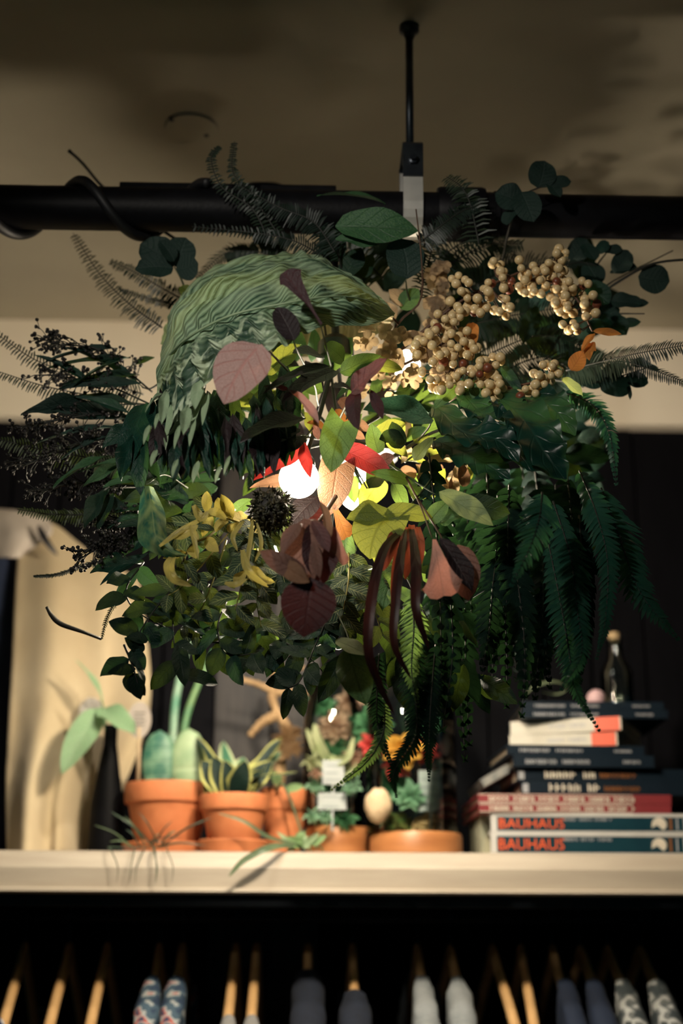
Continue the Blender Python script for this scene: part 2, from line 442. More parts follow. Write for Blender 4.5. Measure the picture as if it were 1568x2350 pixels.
yk = strip([(PY_-yb, pz+pr+0.006), (PY_-yb, zb_-0.004), (PY_-yb+0.004, zb_), (PY_+yb-0.004, zb_), (PY_+yb, zb_-0.004), (PY_+yb, pz+pr+0.006)], hx-hw*1.04, hx+hw*1.04, 0.003)
yk = yk.build('yoke', M_rod, hg, False)
bt = autosmooth(MB().lathe([(0, 0), (0.0062, 0), (0.0062, -0.004), (0.004, -0.005), (0.004, -0.009), (0, -0.009)], (hx, PY_-yb-0.0015, pz+pr+0.026), 6, 'Y').build('bolt', M_rod, yk))
# cable wound round the pipe
cpts = []
for i in range(121):
    t = i/120; a = t*2*math.pi*1.9 + 2.94
    cpts.append((P(-60, 480, PY_).x + t*(P(480, 480, PY_).x - P(-60, 480, PY_).x), PY_ + (pr+0.0060)*math.cos(a), pz + (pr+0.0060)*math.sin(a)))
o = MB().tube(cpts, 0.0062, 10).build('power_cable', M_rubber); tag(o, 'black cable wound in loose spirals around the pipe', 'cable')
# flat black bar on the pipe
a, b = P(286, 425, 1.57), P(770, 425, 1.57)
tz = P(500, 420, 1.525).z
o = MB().box((a.x, 1.525, tz-0.022), (b.x, 1.585, tz), 0.002).build('track_bar', M_black, None, False); tag(o, 'flat black lighting track bar lying behind the pipe', 'bar')
# track spotlight head (its light is track_spot above)
th = thing('track_spotlight', 'small black spotlight head on the track bar behind the pipe', 'spotlight', (-0.06, 1.60, tz))
da = (Vector((-0.05, 2.07, 1.76)) - Vector((-0.06, 1.672, 2.515))).normalized(); h0 = Vector((-0.06, 1.672, 2.515)) + da*0.004
MB().tube([h0 - da*0.062, h0 - da*0.06, h0 - da*0.02, h0 + da*0.006], [0.016, 0.024, 0.026, 0.030], 24, False).build('housing', M_black, th)
MB().tube([(-0.06, 1.584, tz-0.011), (-0.06, 1.62, tz-0.002), h0 - da*0.045], 0.007, 10).build('arm', M_black, th)
# cover plate
pc = PZ(440, 292, CEIL); rr_ = px2m(61, pc)
cp = thing('cover_plate', 'round painted blanking plate with two screws in the ceiling', 'cover plate', (pc.x, pc.y, CEIL-0.004))
autosmooth(MB().lathe([(0, -0.004), (rr_*0.97, -0.004), (rr_, -0.002), (rr_, 0)], (pc.x, pc.y, CEIL), 48).build('plate', M_ceil, cp))
for sx_, sy_ in ((394, 269), (474, 305)):
    q = PZ(sx_, sy_, CEIL); autosmooth(MB().lathe([(0, -0.0055), (0.003, -0.0055), (0.0038, -0.004), (0.0038, -0.001)], (q.x, q.y, CEIL), 12).build('screw', M_rod, cp))

# ------------------------------------------------------------------ canvas cloth, shirt, navy cloth
def cloth(name, label, cat, rows, m, nu=40, nv=50, fold=0.0, freq=9, th=0.0025):
    g = ribbon_grid(rows, nu, nv); vs, uv = [], []
    for j in range(nv):
        for i in range(nu):
            p = g[j][i].copy()
            u = i/(nu-1); v = j/(nv-1)
            p.y += fold*v*(0.5+u)*math.sin(u*freq + v*1.5) + 0.006*noise.noise(p*9) + 0.002*noise.noise(p*40)
            vs.append(p); uv.append((u, v))
    n = len(vs); back = [p + Vector((0, th, 0)) for p in vs]
    fs = grid_faces(nu, nv); mb = MB(); mb.add(vs, fs, uv); mb.add(back, [f[::-1] for f in fs], uv)
    bd = [i for i in range(nu)] + [j*nu+nu-1 for j in range(1, nv)] + [(nv-1)*nu+i for i in range(nu-2, -1, -1)] + [j*nu for j in range(nv-2, 0, -1)]
    mb.f += [(bd[i], bd[i-1], bd[i-1]+n, bd[i]+n) for i in range(len(bd))]
    o = mb.build(name, m); return tag(o, label, cat) if cat else o
cl = cloth('canvas_garment', 'tan canvas garment standing in soft folds at the left end of the shelf', 'garment',
      [[(45, 1190, 2.28), (120, 1200, 2.27), (200, 1260, 2.27), (320, 1330, 2.28)],
       [(36, 1330, 2.26), (130, 1330, 2.24), (230, 1330, 2.25), (330, 1400, 2.28)],
       [(22, 1600, 2.20), (130, 1600, 2.18), (240, 1600, 2.21), (345, 1620, 2.28)],
       [(10, 1800, 2.16), (90, 1800, 2.13), (160, 1800, 2.18), (285, 1810, 2.26)],
       [(12, 1964, 2.13), (80, 1962, 2.10), (150, 1960, 2.15), (228, 1962, 2.22)]], M_canvas, fold=0.020, freq=15)
cloth('shirt_collar', 'off white shirt shoulder draped above the canvas garment', 'shirt',
      [[(-40, 1165, 2.30), (40, 1172, 2.27), (112, 1190, 2.26)], [(-40, 1220, 2.27), (40, 1225, 2.235), (118, 1225, 2.235)], [(-40, 1275, 2.25), (30, 1280, 2.22), (60, 1270, 2.225)]], M_shirt, 24, 16, 0.004)
cloth('navy_cloth', 'dark navy cloth hanging at the far left edge behind the canvas', 'cloth',
      [[(-60, 1250, 2.31), (0, 1250, 2.30), (60, 1250, 2.31)], [(-60, 1600, 2.29), (0, 1600, 2.27), (60, 1600, 2.28)], [(-60, 1962, 2.25), (0, 1965, 2.22), (60, 1962, 2.24)]], M_navy, 20, 30, 0.006)
# dark strap buckle on the collar
o = strap(None, [(88, 1207, 2.212), (105, 1240, 2.205), (132, 1275, 2.212)], 17, M_rubber, name='leather_strap', cup=0.1); tag(o, 'short black strap lying slanted across the collar of the canvas garment', 'strap')
# curved dry twig in front of the canvas, put in for a shadow stroke
tw = thing('shadow_twig', 'curved dark modelled shadow pod in front of the canvas garment', 'stroke', P(232, 1465, 1.52))
MB().tube(catmull([P(232, 1466, 1.52), P(190, 1450, 1.51), (P(140, 1432, 1.51)), P(118, 1412, 1.51), P(107, 1393, 1.51)], 20), [px2m(3.5+4.5*math.sin(math.pi*min(1, (i/19)*1.05))**2*(i/19), P(150, 1430, 1.6)) for i in range(20)], 8).build('stroke', mat('shadow_twig_dark', (0.035, 0.03, 0.02), None, 0.6), tw)

# ------------------------------------------------------------------ potted plants
def pot(name, label, x0, x1, ytop, Y, hpx, saucer=True, cat='potted plant', basef=0.70):
    cx = P((x0+x1)/2, 1900, Y).x; R = px2m((x1-x0)/2, P((x0+x1)/2, ytop, Y))
    zt = P((x0+x1)/2, ytop, Y-R*0.9).z; zs = SHELF
    root = thing(name, label, cat, (cx, Y, zs))
    s0 = 0.012 if saucer else 0.0
    H = zt - zs - s0; rb = R*basef; rh = H*0.30
    o0 = (cx, Y, zs+s0)
    pr_ = [(0, 0.0005), (rb*0.96, 0.0005), (rb, 0.003), (R*0.90, H-rh), (R*0.97, H-rh-0.001), (R*0.985, H-rh+0.002), (R, H-0.002), (R*0.985, H), (R*0.91, H), (R*0.90, H-0.003), (R*0.86, H-rh), (R*0.84, H-0.016)]
    autosmooth(MB().lathe(pr_[:10] + [(R*0.87, H*0.8)], o0, 40).build('pot', M_terra, root), 30)
    so = MB().lathe([(0, H-0.008), (R*0.5, H-0.007), (R*0.9, H-0.011)], o0, 24)
    so.build('soil', M_soil, root)
    if saucer:
        rs = rb*1.42
        autosmooth(MB().lathe([(0, 0), (rs*0.86, 0), (rs*0.9, 0.001), (rs, 0.016), (rs*0.99, 0.018), (rs*0.95, 0.018), (rs*0.88, 0.006), (0, 0.006)], (cx, Y, zs+0.0003), 40).build('saucer', M_terra, root), 30)
    return root, Vector((cx, Y, zt)), R
M_pad1 = leafmat('mottled_blue_green_leaf', (0.03, 0.13, 0.09), (0.16, 0.30, 0.19), (0.25, 0.38, 0.25), 0.25, 4, 0.2, 0.1, mscale=45)
M_pad2 = leafmat('pale_sage_leaf', (0.34, 0.45, 0.26), (0.24, 0.36, 0.20), (0.42, 0.52, 0.32), 0.4, 2, 0.1, 0.1, mscale=50)
M_cane = mat('green_cane', (0.16, 0.26, 0.10), (0.07, 0.19, 0.09), 0.5, scale=30)
M_canep = mat('pale_cane', (0.30, 0.42, 0.30), (0.05, 0.20, 0.12), 0.5, scale=18)
M_snake = leafmat('snake_plant_leaf', (0.006, 0.020, 0.016), (0.010, 0.032, 0.024), (0.02, 0.05, 0.035), 0.3, 9, 0.5, 0.03, edge=(0.46, 0.46, 0.14), edgew=0.70, rough=0.35, mscale=60)
M_snake2 = leafmat('snake_plant_young_leaf', (0.03, 0.12, 0.07), (0.05, 0.17, 0.10), (0.2, 0.35, 0.22), 0.3, 9, 0.5, 0.05, edge=(0.45, 0.52, 0.30), edgew=0.55, rough=0.35)
M_varieg = leafmat('variegated_cutting_leaf', (0.32, 0.46, 0.27), (0.10, 0.24, 0.11), (0.40, 0.52, 0.34), 0.3, 6, 1.2, 0.15, mscale=70)

p1, q1, R1 = pot('potted_cane_plant', 'largest terracotta pot holding two fat leaves and two tall cut canes', 283, 486, 1790, 2.13, 140)
YP = 2.12
def paddle(root, x, y0, y1, w, m, th=0.35):
    B = P(x, y0, YP); T = P(x, y1, YP); H = (T-B).z; W = px2m(w, B)/2
    pr_ = []
    for i in range(13):
        t = i/12; pr_.append((W*math.sqrt(max(0.0, 1-((t-0.42)/0.58)**2 if t > 0.42 else 1-0.45*((0.42-t)/0.42)**2)) + 1e-5, t*H))
    mb = MB().lathe(pr_, (0, 0, 0), 20)
    mb.v = [Vector((v.x+B.x, v.y*th+B.y, v.z+B.z)) for v in mb.v]
    return mb.build('leaf', m, root)
paddle(p1, 362, 1800, 1676, 78, M_pad1); paddle(p1, 430, 1800, 1672, 82, M_pad2)
stem(p1, [(395, 1790, 2.15), (400, 1640, 2.15), (412, 1560, 2.16), (432, 1465, 2.17)], 11, M_canep, 16, 'cane', 0.8)
stem(p1, [(412, 1790, 2.13), (425, 1660, 2.13), (455, 1570, 2.13), (492, 1493, 2.13)], 10, M_cane, 16, 'cane', 0.75)

p2, q2, Rp2 = pot('potted_snake_plant', 'small terracotta pot with a dark snake plant edged in yellow', 456, 618, 1818, 2.065, 90)
c2 = (536, 1830)
for (tx, ty, w, dy, mm, bx, nx) in ((460, 1676, 46, 0.03, M_snake, 522, 0.5), (513, 1674, 40, 0.05, M_snake2, 534, 0.1), (556, 1716, 44, 0.05, M_snake2, 540, -0.1), (640, 1682, 54, 0.02, M_snake, 548, -0.4), (644, 1712, 40, 0.04, M_snake2, 556, -0.3),
                     (468, 1740, 64, -0.01, M_snake, 515, 0.6), (618, 1740, 54, -0.02, M_snake, 545, -0.6), (492, 1738, 60, -0.03, M_snake, 526, 0.2), (556, 1760, 62, -0.045, M_snake, 541, 0.0), (592, 1768, 50, -0.03, M_snake, 550, -0.5), (472, 1790, 56, 0.0, M_snake, 512, 0.8), (520, 1755, 52, -0.04, M_snake, 532, 0.1)):
    leaf(p2, P(bx, c2[1]+6, 2.065), P(tx, ty, 2.065+dy), w, mm, 'ovate', (nx, -1, 0.15))
strap(p2, [(570, 1800, 2.05), (600, 1783, 2.03), (640, 1780, 2.02), (683, 1772, 2.02)], 22, M_snake, n=(0.2, -0.5, 1))

p3, q3, Rp3 = pot('potted_trailing_plant', 'terracotta pot at the right end of the pot row with a trailing stem', 596, 706, 1806, 2.14, 100, saucer=False)
M_vine = leafmat('shelf_vine_leaf', (0.16, 0.30, 0.12), (0.30, 0.42, 0.20), None, 0.3, 6, 1.2, 0.15)
M_vined = mat('vine_stem', (0.07, 0.12, 0.05), (0.04, 0.07, 0.03), 0.6)
stem(p3, [(634, 1815, 2.10), (650, 1800, 2.08), (672, 1850, 2.07), (690, 1905, 2.06), (700, 1935, 2.04)], 4, M_vined, name='trailing_stem')
leaf(p3, (640, 1800, 2.10), (628, 1775, 2.08), 24, M_vine); leaf(p3, (655, 1815, 2.08), (690, 1800, 2.06), 20, M_vine)

# low leafy rosette and long grass blades on the shelf edge
g1 = thing('spider_plant', 'low leafy plantlet with long arching blades on the shelf edge', 'plant', P(690, 1950, 2.04))
M_blade = leafmat('grey_green_blade', (0.12, 0.17, 0.09), (0.07, 0.11, 0.06), None, 0.2, 3, 0.3, 0.15)
M_bladed = leafmat('dark_blade_and_shadow', (0.05, 0.08, 0.05), (0.025, 0.045, 0.03), None, 0.2, 3, 0.3, 0.1)
for i in range(34):
    a = rnd.uniform(0, 6.28); r_ = rnd.uniform(14, 55); cx_ = rnd.uniform(665, 720)
    leaf(g1, (cx_, 1938+rnd.uniform(-4, 6), 2.035), (cx_+math.cos(a)*r_, 1925+math.sin(a)*20, 2.035+rnd.uniform(-0.02, 0.04)), rnd.uniform(12, 20), rnd.choice([M_vine, M_vine, M_pad2]), 'ovate', nt=6, ns=4)
strap(g1, [(690, 1938, 2.03), (620, 1922, 2.00), (560, 1885, 1.99), (500, 1866, 1.99)], 9, M_blade)
strap(g1, [(680, 1940, 2.03), (620, 1945, 1.965), (560, 1975, 1.955), (525, 2012, 1.953)], 17, M_blade)
g2 = thing('grass_tuft', 'tuft of thin dark grass blades and drawn shadow lines before the largest pot', 'plant', P(345, 1945, 2.03))
for i in range(15):
    ex = rnd.choice([rnd.uniform(205, 320), rnd.uniform(340, 490)]); ey = rnd.uniform(1858, 1946)
    bx = rnd.uniform(305, 375)
    strap(g2, [(bx, 1946, 2.02), ((bx+ex)/2, min(1938, (1944+ey)/2-8), 2.0), (ex, ey, 2.0)], rnd.uniform(3, 6), rnd.choice([M_bladed, M_blade, M_bladed]), nt=10, ns=2)
for i in range(6):
    bx = rnd.uniform(230, 390); ex = bx + rnd.uniform(-20, 20)
    strap(g2, [(345, 1946, 2.02), (bx, 1944, 2.0), (bx, 1950, 1.975), (ex, 1990, 1.968), (ex-4, 2030, 1.968)], 3, M_bladed, nt=12, ns=2)  # thin blades drawn for the grass shadows down the shelf front

# cutting in a black vase form that fills a dark gap
vz = thing('gap_vase_form', 'tall slim black vase form put in to fill the dark gap behind the pots', 'vase', (P(243, 1900, 2.16).x, 2.16, SHELF))
zz = P(243, 1665, 2.16).z - SHELF; rv = px2m(38, P(243, 1900, 2.16))
autosmooth(MB().lathe([(0, 0), (rv, 0), (rv*1.05, 0.004), (rv, zz*0.4), (rv*0.55, zz*0.75), (rv*0.42, zz*0.85), (rv*0.42, zz*0.98), (rv*0.5, zz), (rv*0.36, zz), (rv*0.33, zz*0.9)], WM[vz].translation, 28).build('vase', mat('gap_black', (0.003, 0.003, 0.004), None, 0.6, spec=0.1), vz))
ct = thing('leaf_cutting', 'pale variegated leaf cutting standing in the gap filling vase form', 'plant', P(240, 1665, 2.15))
stem(ct, [(243, 1700, 2.16), (240, 1640, 2.15), (232, 1605, 2.14)], 4, M_cane)
leaf(ct, (236, 1608, 2.13), (196, 1510, 2.10), 24, M_varieg, 'lance', (0.9, -0.5, 0))
leaf(ct, (232, 1625, 2.12), (306, 1668, 2.06), 66, M_varieg, 'ovate', (-0.1, -0.8, 0.7))
leaf(ct, (232, 1625, 2.12), (152, 1752, 2.05), 66, M_varieg, 'ovate', (0.4, -1, 0.5))
leaf(ct, (205, 1600, 2.17), (215, 1680, 2.14), 56, leafmat('white_leaf_back', (0.50, 0.47, 0.44), (0.45, 0.43, 0.40), None, 0.2), 'ovate', (0, -1, 0.2))
# plant tag
tg = thing('plant_tag', 'grey oval plant tag on a thin stake beside the tall canes', 'tag', P(318, 1790, 2.10))
mb = MB(); B0 = P(320, 1652, 2.10); rx, rz = px2m(27, B0), px2m(42, B0)
for yy in (0, 0.0015): mb.add([(B0.x+rx*math.cos(a*math.pi/16), B0.y+yy, B0.z+rz*math.sin(a*math.pi/16)) for a in range(32)], [tuple(range(32)) if yy else tuple(range(32))[::-1]])
mb.f += [(i, (i+1) % 32, 32+(i+1) % 32, 32+i) for i in range(32)]
tgp = mb.build('plate', mat('grey_tag', (0.36, 0.31, 0.27), (0.30, 0.26, 0.22), 0.6), tg, False)
MB().tube([P(317, 1800, 2.102), P(320, 1670, 2.102)], px2m(5, B0), 6).build('stake', mat('tag_stake', (0.45, 0.33, 0.2), None, 0.7), tg)
for i in range(4): MB().box((B0.x-rx*0.5, B0.y-0.0006, B0.z+rz*(0.35-0.22*i)), (B0.x+rx*(0.5-0.1*(i % 2)), B0.y+0.0001, B0.z+rz*(0.42-0.22*i))).build('print_line', M_ink, tgp, False)
# driftwood
dw = thing('driftwood_branch', 'twisted pale driftwood branch standing behind the snake plant', 'branch', P(640, 1955, 2.22))
D = 2.22
for pts, r_ in (([(636, 1960, D), (640, 1800, D), (650, 1720, D), (664, 1680, D), (640, 1640, D), (624, 1600, D), (630, 1560, D), (640, 1520, D)], 14), ([(636, 1640, D), (600, 1660, D-0.01), (572, 1690, D-0.01)], 13), ([(630, 1588, D), (590, 1570, D-0.01), (540, 1556, D-0.02)], 9), ([(632, 1590, D), (670, 1588, D), (705, 1592, D-0.02)], 9), ([(632, 1545, D), (665, 1535, D), (700, 1532, D)], 8), ([(664, 1680, D), (665, 1720, D-0.01), (640, 1745, D-0.02)], 12)):
    cc = catmull([V(p) for p in pts], 22); rr0 = px2m(r_, cc[0])
    MB().tube(cc, [rr0*(1-0.45*i/21)*(1+0.18*math.sin(i*1.7+r_)) for i in range(22)], 9).build('limb', M_drift, dw)
tl = thing('moss_fern', 'feathery brown moss clump clinging to the driftwood', 'plant', P(660, 1700, 2.19))
M_bmoss = leafmat('brown_moss_leaf', (0.25, 0.13, 0.06), (0.14, 0.10, 0.04), None, 0.1)
for i in range(30):
    a = rnd.uniform(0, 6.28); leaf(tl, (662+rnd.uniform(-8, 8), 1695+rnd.uniform(-25, 25), 2.195), (662+38*math.cos(a), 1700+42*math.sin(a), 2.18), 8, M_bmoss, 'lance', nt=4, ns=2)

# ------------------------------------------------------------------ terrariums
def terrarium(label, cx, x0, x1, ybase, ytop, gx0, gx1, Y):
    C0 = P(cx, 1948, Y); zt = P(cx, ybase, Y-0.05).z
    root = thing('glass_terrarium', label, 'terrarium', (C0.x, Y, SHELF))
    R = px2m((x1-x0)/2, P(cx, ybase, Y)); h = zt - SHELF
    autosmooth(MB().lathe([(0, 0), (R*0.97, 0), (R, 0.003), (R, h-0.004), (R*0.97, h), (0, h)], (C0.x, Y, SHELF), 48).build('wooden_base', M_basew, root), 30)
    gr = px2m((gx1-gx0)/2, P(cx, 1700, Y)); gxc = P((gx0+gx1)/2, 1700, Y).x; gt = P(cx, ytop, Y).z - zt
    pf = [(gr, 0.0)] + [(gr, gt*0.62*i/4) for i in range(1, 5)] + [(gr*math.cos(a), gt*0.62 + gt*0.38*math.sin(a)) for a in [math.radians(9*i) for i in range(1, 10)]] + [(0.0004, gt)]
    MB().lathe(pf + [(0.0004, gt-0.002)] + [(max(0.0004, r-0.002), hh) for r, hh in pf[::-1][1:]], (gxc, Y, zt+0.0005), 48).build('glass_dome', M_glass, root)
    MB().ico((gxc, Y, zt+gt+0.010), 0.011, 2).build('glass_knob', M_glass, root)
    return root, Vector((gxc, Y, zt)), gr
t1, b1, gr1 = terrarium('left glass dome terrarium on a round wooden base full of succulents', 774, 702, 847, 1893, 1535, 697, 832, 2.14)
t2, b2, gr2 = terrarium('right glass dome terrarium on a wide wooden disc with red bromeliad inside', 955, 848, 1060, 1908, 1500, 840, 1046, 2.10)
def rosette(name, label, c, Y, r, n, m, shape='ovate', cat='succulent', w=0.42, group=None, up=0.5):
    root = thing(name, label, cat, P(c[0], c[1], Y), group)
    for i in range(n):
        a = i*2.4; k = 0.35+0.65*((i+1)/n)
        leaf(root, (c[0], c[1], Y-0.01*(1-k)), (c[0]+math.cos(a)*r*k, c[1]+math.sin(a)*r*k*0.85, Y-0.02*(1-k)-0.012), r*w*(0.7+0.5*k), m, shape, (math.cos(a)*0.6, -1, 0.5-math.sin(a)*0.5), nt=6, ns=4)
    return root
M_suc1 = leafmat('pink_succulent_leaf', (0.50, 0.27, 0.20), (0.40, 0.33, 0.22), None, 0.1, mscale=60)
M_suc2 = leafmat('pale_succulent_leaf', (0.42, 0.44, 0.26), (0.30, 0.36, 0.18), None, 0.1)
M_suc3 = leafmat('mint_succulent_leaf', (0.28, 0.46, 0.32), (0.18, 0.38, 0.22), None, 0.1)
M_suc4 = leafmat('deep_succulent_leaf', (0.04, 0.15, 0.07), (0.07, 0.20, 0.08), None, 0.2)
rosette('succulent_rosette', 'upper dusty pink succulent rosette inside the left glass dome', (800, 1612), 2.14, 40, 16, M_suc1)
rosette('succulent_rosette', 'large pink succulent rosette in the middle of the left glass dome', (765, 1665), 2.12, 48, 20, M_suc1)
rosette('succulent_rosette', 'small pink succulent rosette right of centre in the left glass dome', (806, 1665), 2.15, 34, 14, M_suc1)
rosette('succulent_rosette', 'green succulent rosette high under the left glass dome', (735, 1615), 2.15, 40, 14, M_suc4)
cu = thing('curled_succulent', 'pale succulent with long curling leaves inside the left glass dome', 'succulent', P(765, 1760, 2.11))
for pts in ([(745, 1770, 2.11), (725, 1720, 2.10), (703, 1672, 2.10)], [(765, 1770, 2.11), (730, 1700, 2.09), (722, 1660, 2.09)], [(755, 1735, 2.10), (775, 1748, 2.09), (800, 1735, 2.08), (812, 1690, 2.09)], [(760, 1770, 2.12), (800, 1770, 2.1), (820, 1740, 2.1)]):
    strap(cu, pts, 22, M_suc2, cup=0.6)
def card(label, x0, x1, y0, y1, Y, rot=0.0, lines=3):
    a, b = P(x0, y1, Y), P(x1, y0, Y)
    root = thing('plant_label_card', label, 'card', ((a.x+b.x)/2, Y, a.z))
    cd_ = MB().box((a.x, Y, a.z), (b.x, Y+0.0012, b.z)).build('card', M_white, root, False)
    for i in range(lines):
        zc = b.z - (b.z-a.z)*(0.22+0.6*i/max(1, lines-1 if lines > 1 else 1))
        MB().box((a.x+0.12*(b.x-a.x), Y-0.0004, zc-0.0013), (b.x-(0.12+0.15*(i % 2))*(b.x-a.x), Y-0.00001, zc+0.0013)).build('print_line', mat('card_print', (0.28, 0.32, 0.32), None, 0.7), cd_, False)
    MB().box(((a.x+b.x)/2-0.0015, Y+0.0012, a.z-0.03), ((a.x+b.x)/2+0.0015, Y+0.003, a.z+0.01)).build('stake', M_white, root, False)
card('upper white label card in the left glass dome', 740, 790, 1745, 1800, 2.085, lines=3)
card('wide lower white label card in the left glass dome', 730, 796, 1820, 1858, 2.08, lines=2)
card('white label card at the right side of the right glass dome', 962, 1014, 1768, 1862, 2.05, lines=4)
for (n_, lab, cx_, cy_, Y_, r_, m_) in ((12, 'pale succulent rosette at the left glass edge of the left dome', 715, 1745, 2.10, 30, M_suc2), (14, 'pink tipped rosette low at the right of the left dome', 815, 1735, 2.11, 32, M_suc1), (12, 'small mint rosette between the two cards of the left dome', 800, 1808, 2.075, 20, M_suc3), (12, 'small brown rosette left of the upper card in the left dome', 725, 1772, 2.08, 20, M_suc1), (14, 'dark rosette behind the upper card of the left dome', 770, 1710, 2.13, 40, M_suc4), (12, 'mint rosette in front of the lower card of the left dome', 745, 1872, 2.072, 24, M_suc3), (14, 'dark rosette filling the back of the left dome', 760, 1790, 2.16, 60, M_suc4)):
    rosette('succulent_rosette', lab, (cx_, cy_), Y_, r_, n_, m_)
rosette('succulent_rosette', 'mint green succulent at the lower left inside the left glass dome', (722, 1800), 2.09, 28, 12, M_suc3)
rosette('succulent_rosette', 'bottom mint green rosette near the base of the left glass dome', (715, 1868), 2.085, 26, 12, M_suc3)
rosette('succulent_rosette', 'dark green rosette at the foot of the left glass dome', (790, 1878), 2.10, 34, 14, M_suc4)
rosette('succulent_rosette', 'mint green rosette behind the lower card of the left glass dome', (805, 1800), 2.12, 34, 12, M_suc3)
M_red = leafmat('red_bract', (0.55, 0.06, 0.05), (0.42, 0.05, 0.05), None, 0.1)
M_org = leafmat('orange_bract', (0.80, 0.30, 0.05), (0.75, 0.48, 0.08), None, 0.1)
br = rosette('bromeliad', 'red bromeliad flower at the left of the right glass dome', (852, 1712), 2.08, 42, 9, M_red, cat='plant', w=0.6)
br = rosette('bromeliad', 'orange and yellow bromeliad bloom in the middle of the right glass dome', (925, 1718), 2.06, 58, 14, M_org, cat='plant', w=0.6)
rosette('bromeliad', 'second red bromeliad behind the orange one in the right glass dome', (975, 1722), 2.09, 44, 10, M_red, cat='plant', w=0.55)
rosette('bromeliad', 'dark red bromeliad below the orange bloom in the right glass dome', (905, 1760), 2.08, 40, 9, M_red, cat='plant', w=0.6)
rosette('fern_rosette', 'bright green leaf rosette in the right glass dome', (945, 1826), 2.06, 50, 18, M_suc3, cat='plant')
rosette('fern_rosette', 'green leaf rosette high in the right glass dome', (850, 1665), 2.12, 60, 16, M_suc4, cat='plant')
rosette('fern_rosette', 'leafy green plant at the upper right of the right glass dome', (975, 1660), 2.10, 52, 16, M_suc4, cat='plant')
rosette('fern_rosette', 'dark leafy plant low in the right glass dome', (895, 1800), 2.10, 56, 16, M_suc4, cat='plant')
st_ = MB().ico(P(868, 1848, 2.05), px2m(42, P(868, 1848, 2.05)), 3, (0.72, 0.6, 0.95), 0.08).build('shell_stone', mat('cream_stone', (0.62, 0.47, 0.30), (0.50, 0.36, 0.22), 0.8, scale=60)); tag(st_, 'cream egg shaped stone in the right glass dome', 'stone')
def moss(label, cx, cy, rx, ry, Y, m):
    c0 = P(cx, cy, Y); mb = MB(); a, b = px2m(rx, c0), px2m(ry, c0)
    for i in range(160):
        th = rnd.uniform(0, 6.28); r_ = math.sqrt(rnd.random()); h = math.sqrt(max(0, 1-r_*r_))
        mb.ico((c0.x+a*r_*math.cos(th), Y+a*0.6*r_*math.sin(th), c0.z-b+2*b*h*rnd.uniform(0.3, 1)), rnd.uniform(0.003, 0.006), 1)
    o = mb.build('moss_mound', m); tag(o, label, 'moss', kind='stuff')
moss('green moss mound on the right wooden disc', 900, 1888, 52, 22, 2.09, mat('green_moss', (0.05, 0.11, 0.02), (0.10, 0.10, 0.02), 0.95, scale=80))
moss('brown dry moss mound on the right wooden disc', 990, 1888, 44, 24, 2.08, mat('dry_moss', (0.40, 0.28, 0.13), (0.24, 0.16, 0.07), 0.95, scale=80))
moss('dark moss bed on the left wooden base', 765, 1884, 44, 14, 2.13, mat('dark_moss', (0.05, 0.09, 0.03), (0.10, 0.09, 0.03), 0.95, scale=80))

# ------------------------------------------------------------------ books
BK = [
 # label, x0, x1, ytop, ybot, yaw deg, depth, cover, kind
 ('bottom book of the stack, navy spine with orange title and white border', 1127, 1640, 1903, 1953, -1.0, 0.19, 'b1', 0.0),
 ('second book from the bottom, navy spine with orange title', 1127, 1640, 1860, 1903, -1.0, 0.19, 'b1', 0.0),
 ('lower of the two red spined paperbacks', 1100, 1540, 1839, 1860, 0.5, 0.20, 'red', -0.004),
 ('upper of the two red spined paperbacks', 1098, 1540, 1817, 1839, 0.5, 0.20, 'red', -0.004),
 ('lower navy book with large cream title lettering', 1196, 1600, 1786, 1816, 0, 0.18, 'nav', 0.01),
 ('upper navy book with large cream title lettering', 1186, 1590, 1755, 1786, 1.0, 0.18, 'nav', 0.01),
 ('dark navy book with small grey lettering, lower of its pair', 1178, 1500, 1727, 1755, 0.0, 0.17, 'dk', 0.0),
 ('dark navy book with small grey lettering below the white books', 1164, 1480, 1704, 1727, 2.0, 0.17, 'dk', 0.0),
 ('lower cream spined book with orange end block, turned askew', 1170, 1412, 1665, 1697, -20.0, 0.20, 'wh', 0.055),
 ('upper cream spined book with orange end block, turned askew', 1172, 1422, 1634, 1665, -22.0, 0.19, 'wh', 0.055),
 ('lower of the two thin navy books at the top of the stack', 1196, 1530, 1612, 1632, -1.0, 0.17, 'dk', 0.02),
 ('topmost thin navy book of the stack', 1198, 1520, 1594, 1612, -1.0, 0.17, 'dk', 0.02),
]
M_bnavy = mat('navy_book_cloth', (0.004, 0.010, 0.018), (0.003, 0.008, 0.015), 0.5, spec=0.2)
M_bteal = mat('teal_navy_spine', (0.006, 0.034, 0.048), (0.005, 0.028, 0.042), 0.45, spec=0.2)
M_bwhite = mat('white_book_cover', (0.50, 0.49, 0.47), (0.46, 0.45, 0.43), 0.55)
M_bcream = mat('cream_book_cover', (0.44, 0.42, 0.36), (0.40, 0.38, 0.32), 0.6)
M_borange = mat('orange_book_block', (0.58, 0.065, 0.018), (0.54, 0.06, 0.015), 0.55)
M_bred = mat('red_book_cover', (0.20, 0.020, 0.025), (0.17, 0.018, 0.022), 0.55)
M_tor = mat('orange_lettering', (0.80, 0.11, 0.02), None, 0.5)
M_tcr = mat('cream_lettering', (0.66, 0.60, 0.50), None, 0.5)
M_tgr = mat('grey_lettering', (0.32, 0.33, 0.35), None, 0.5)
M_tbr = mat('brown_lettering', (0.22, 0.08, 0.02), None, 0.5)
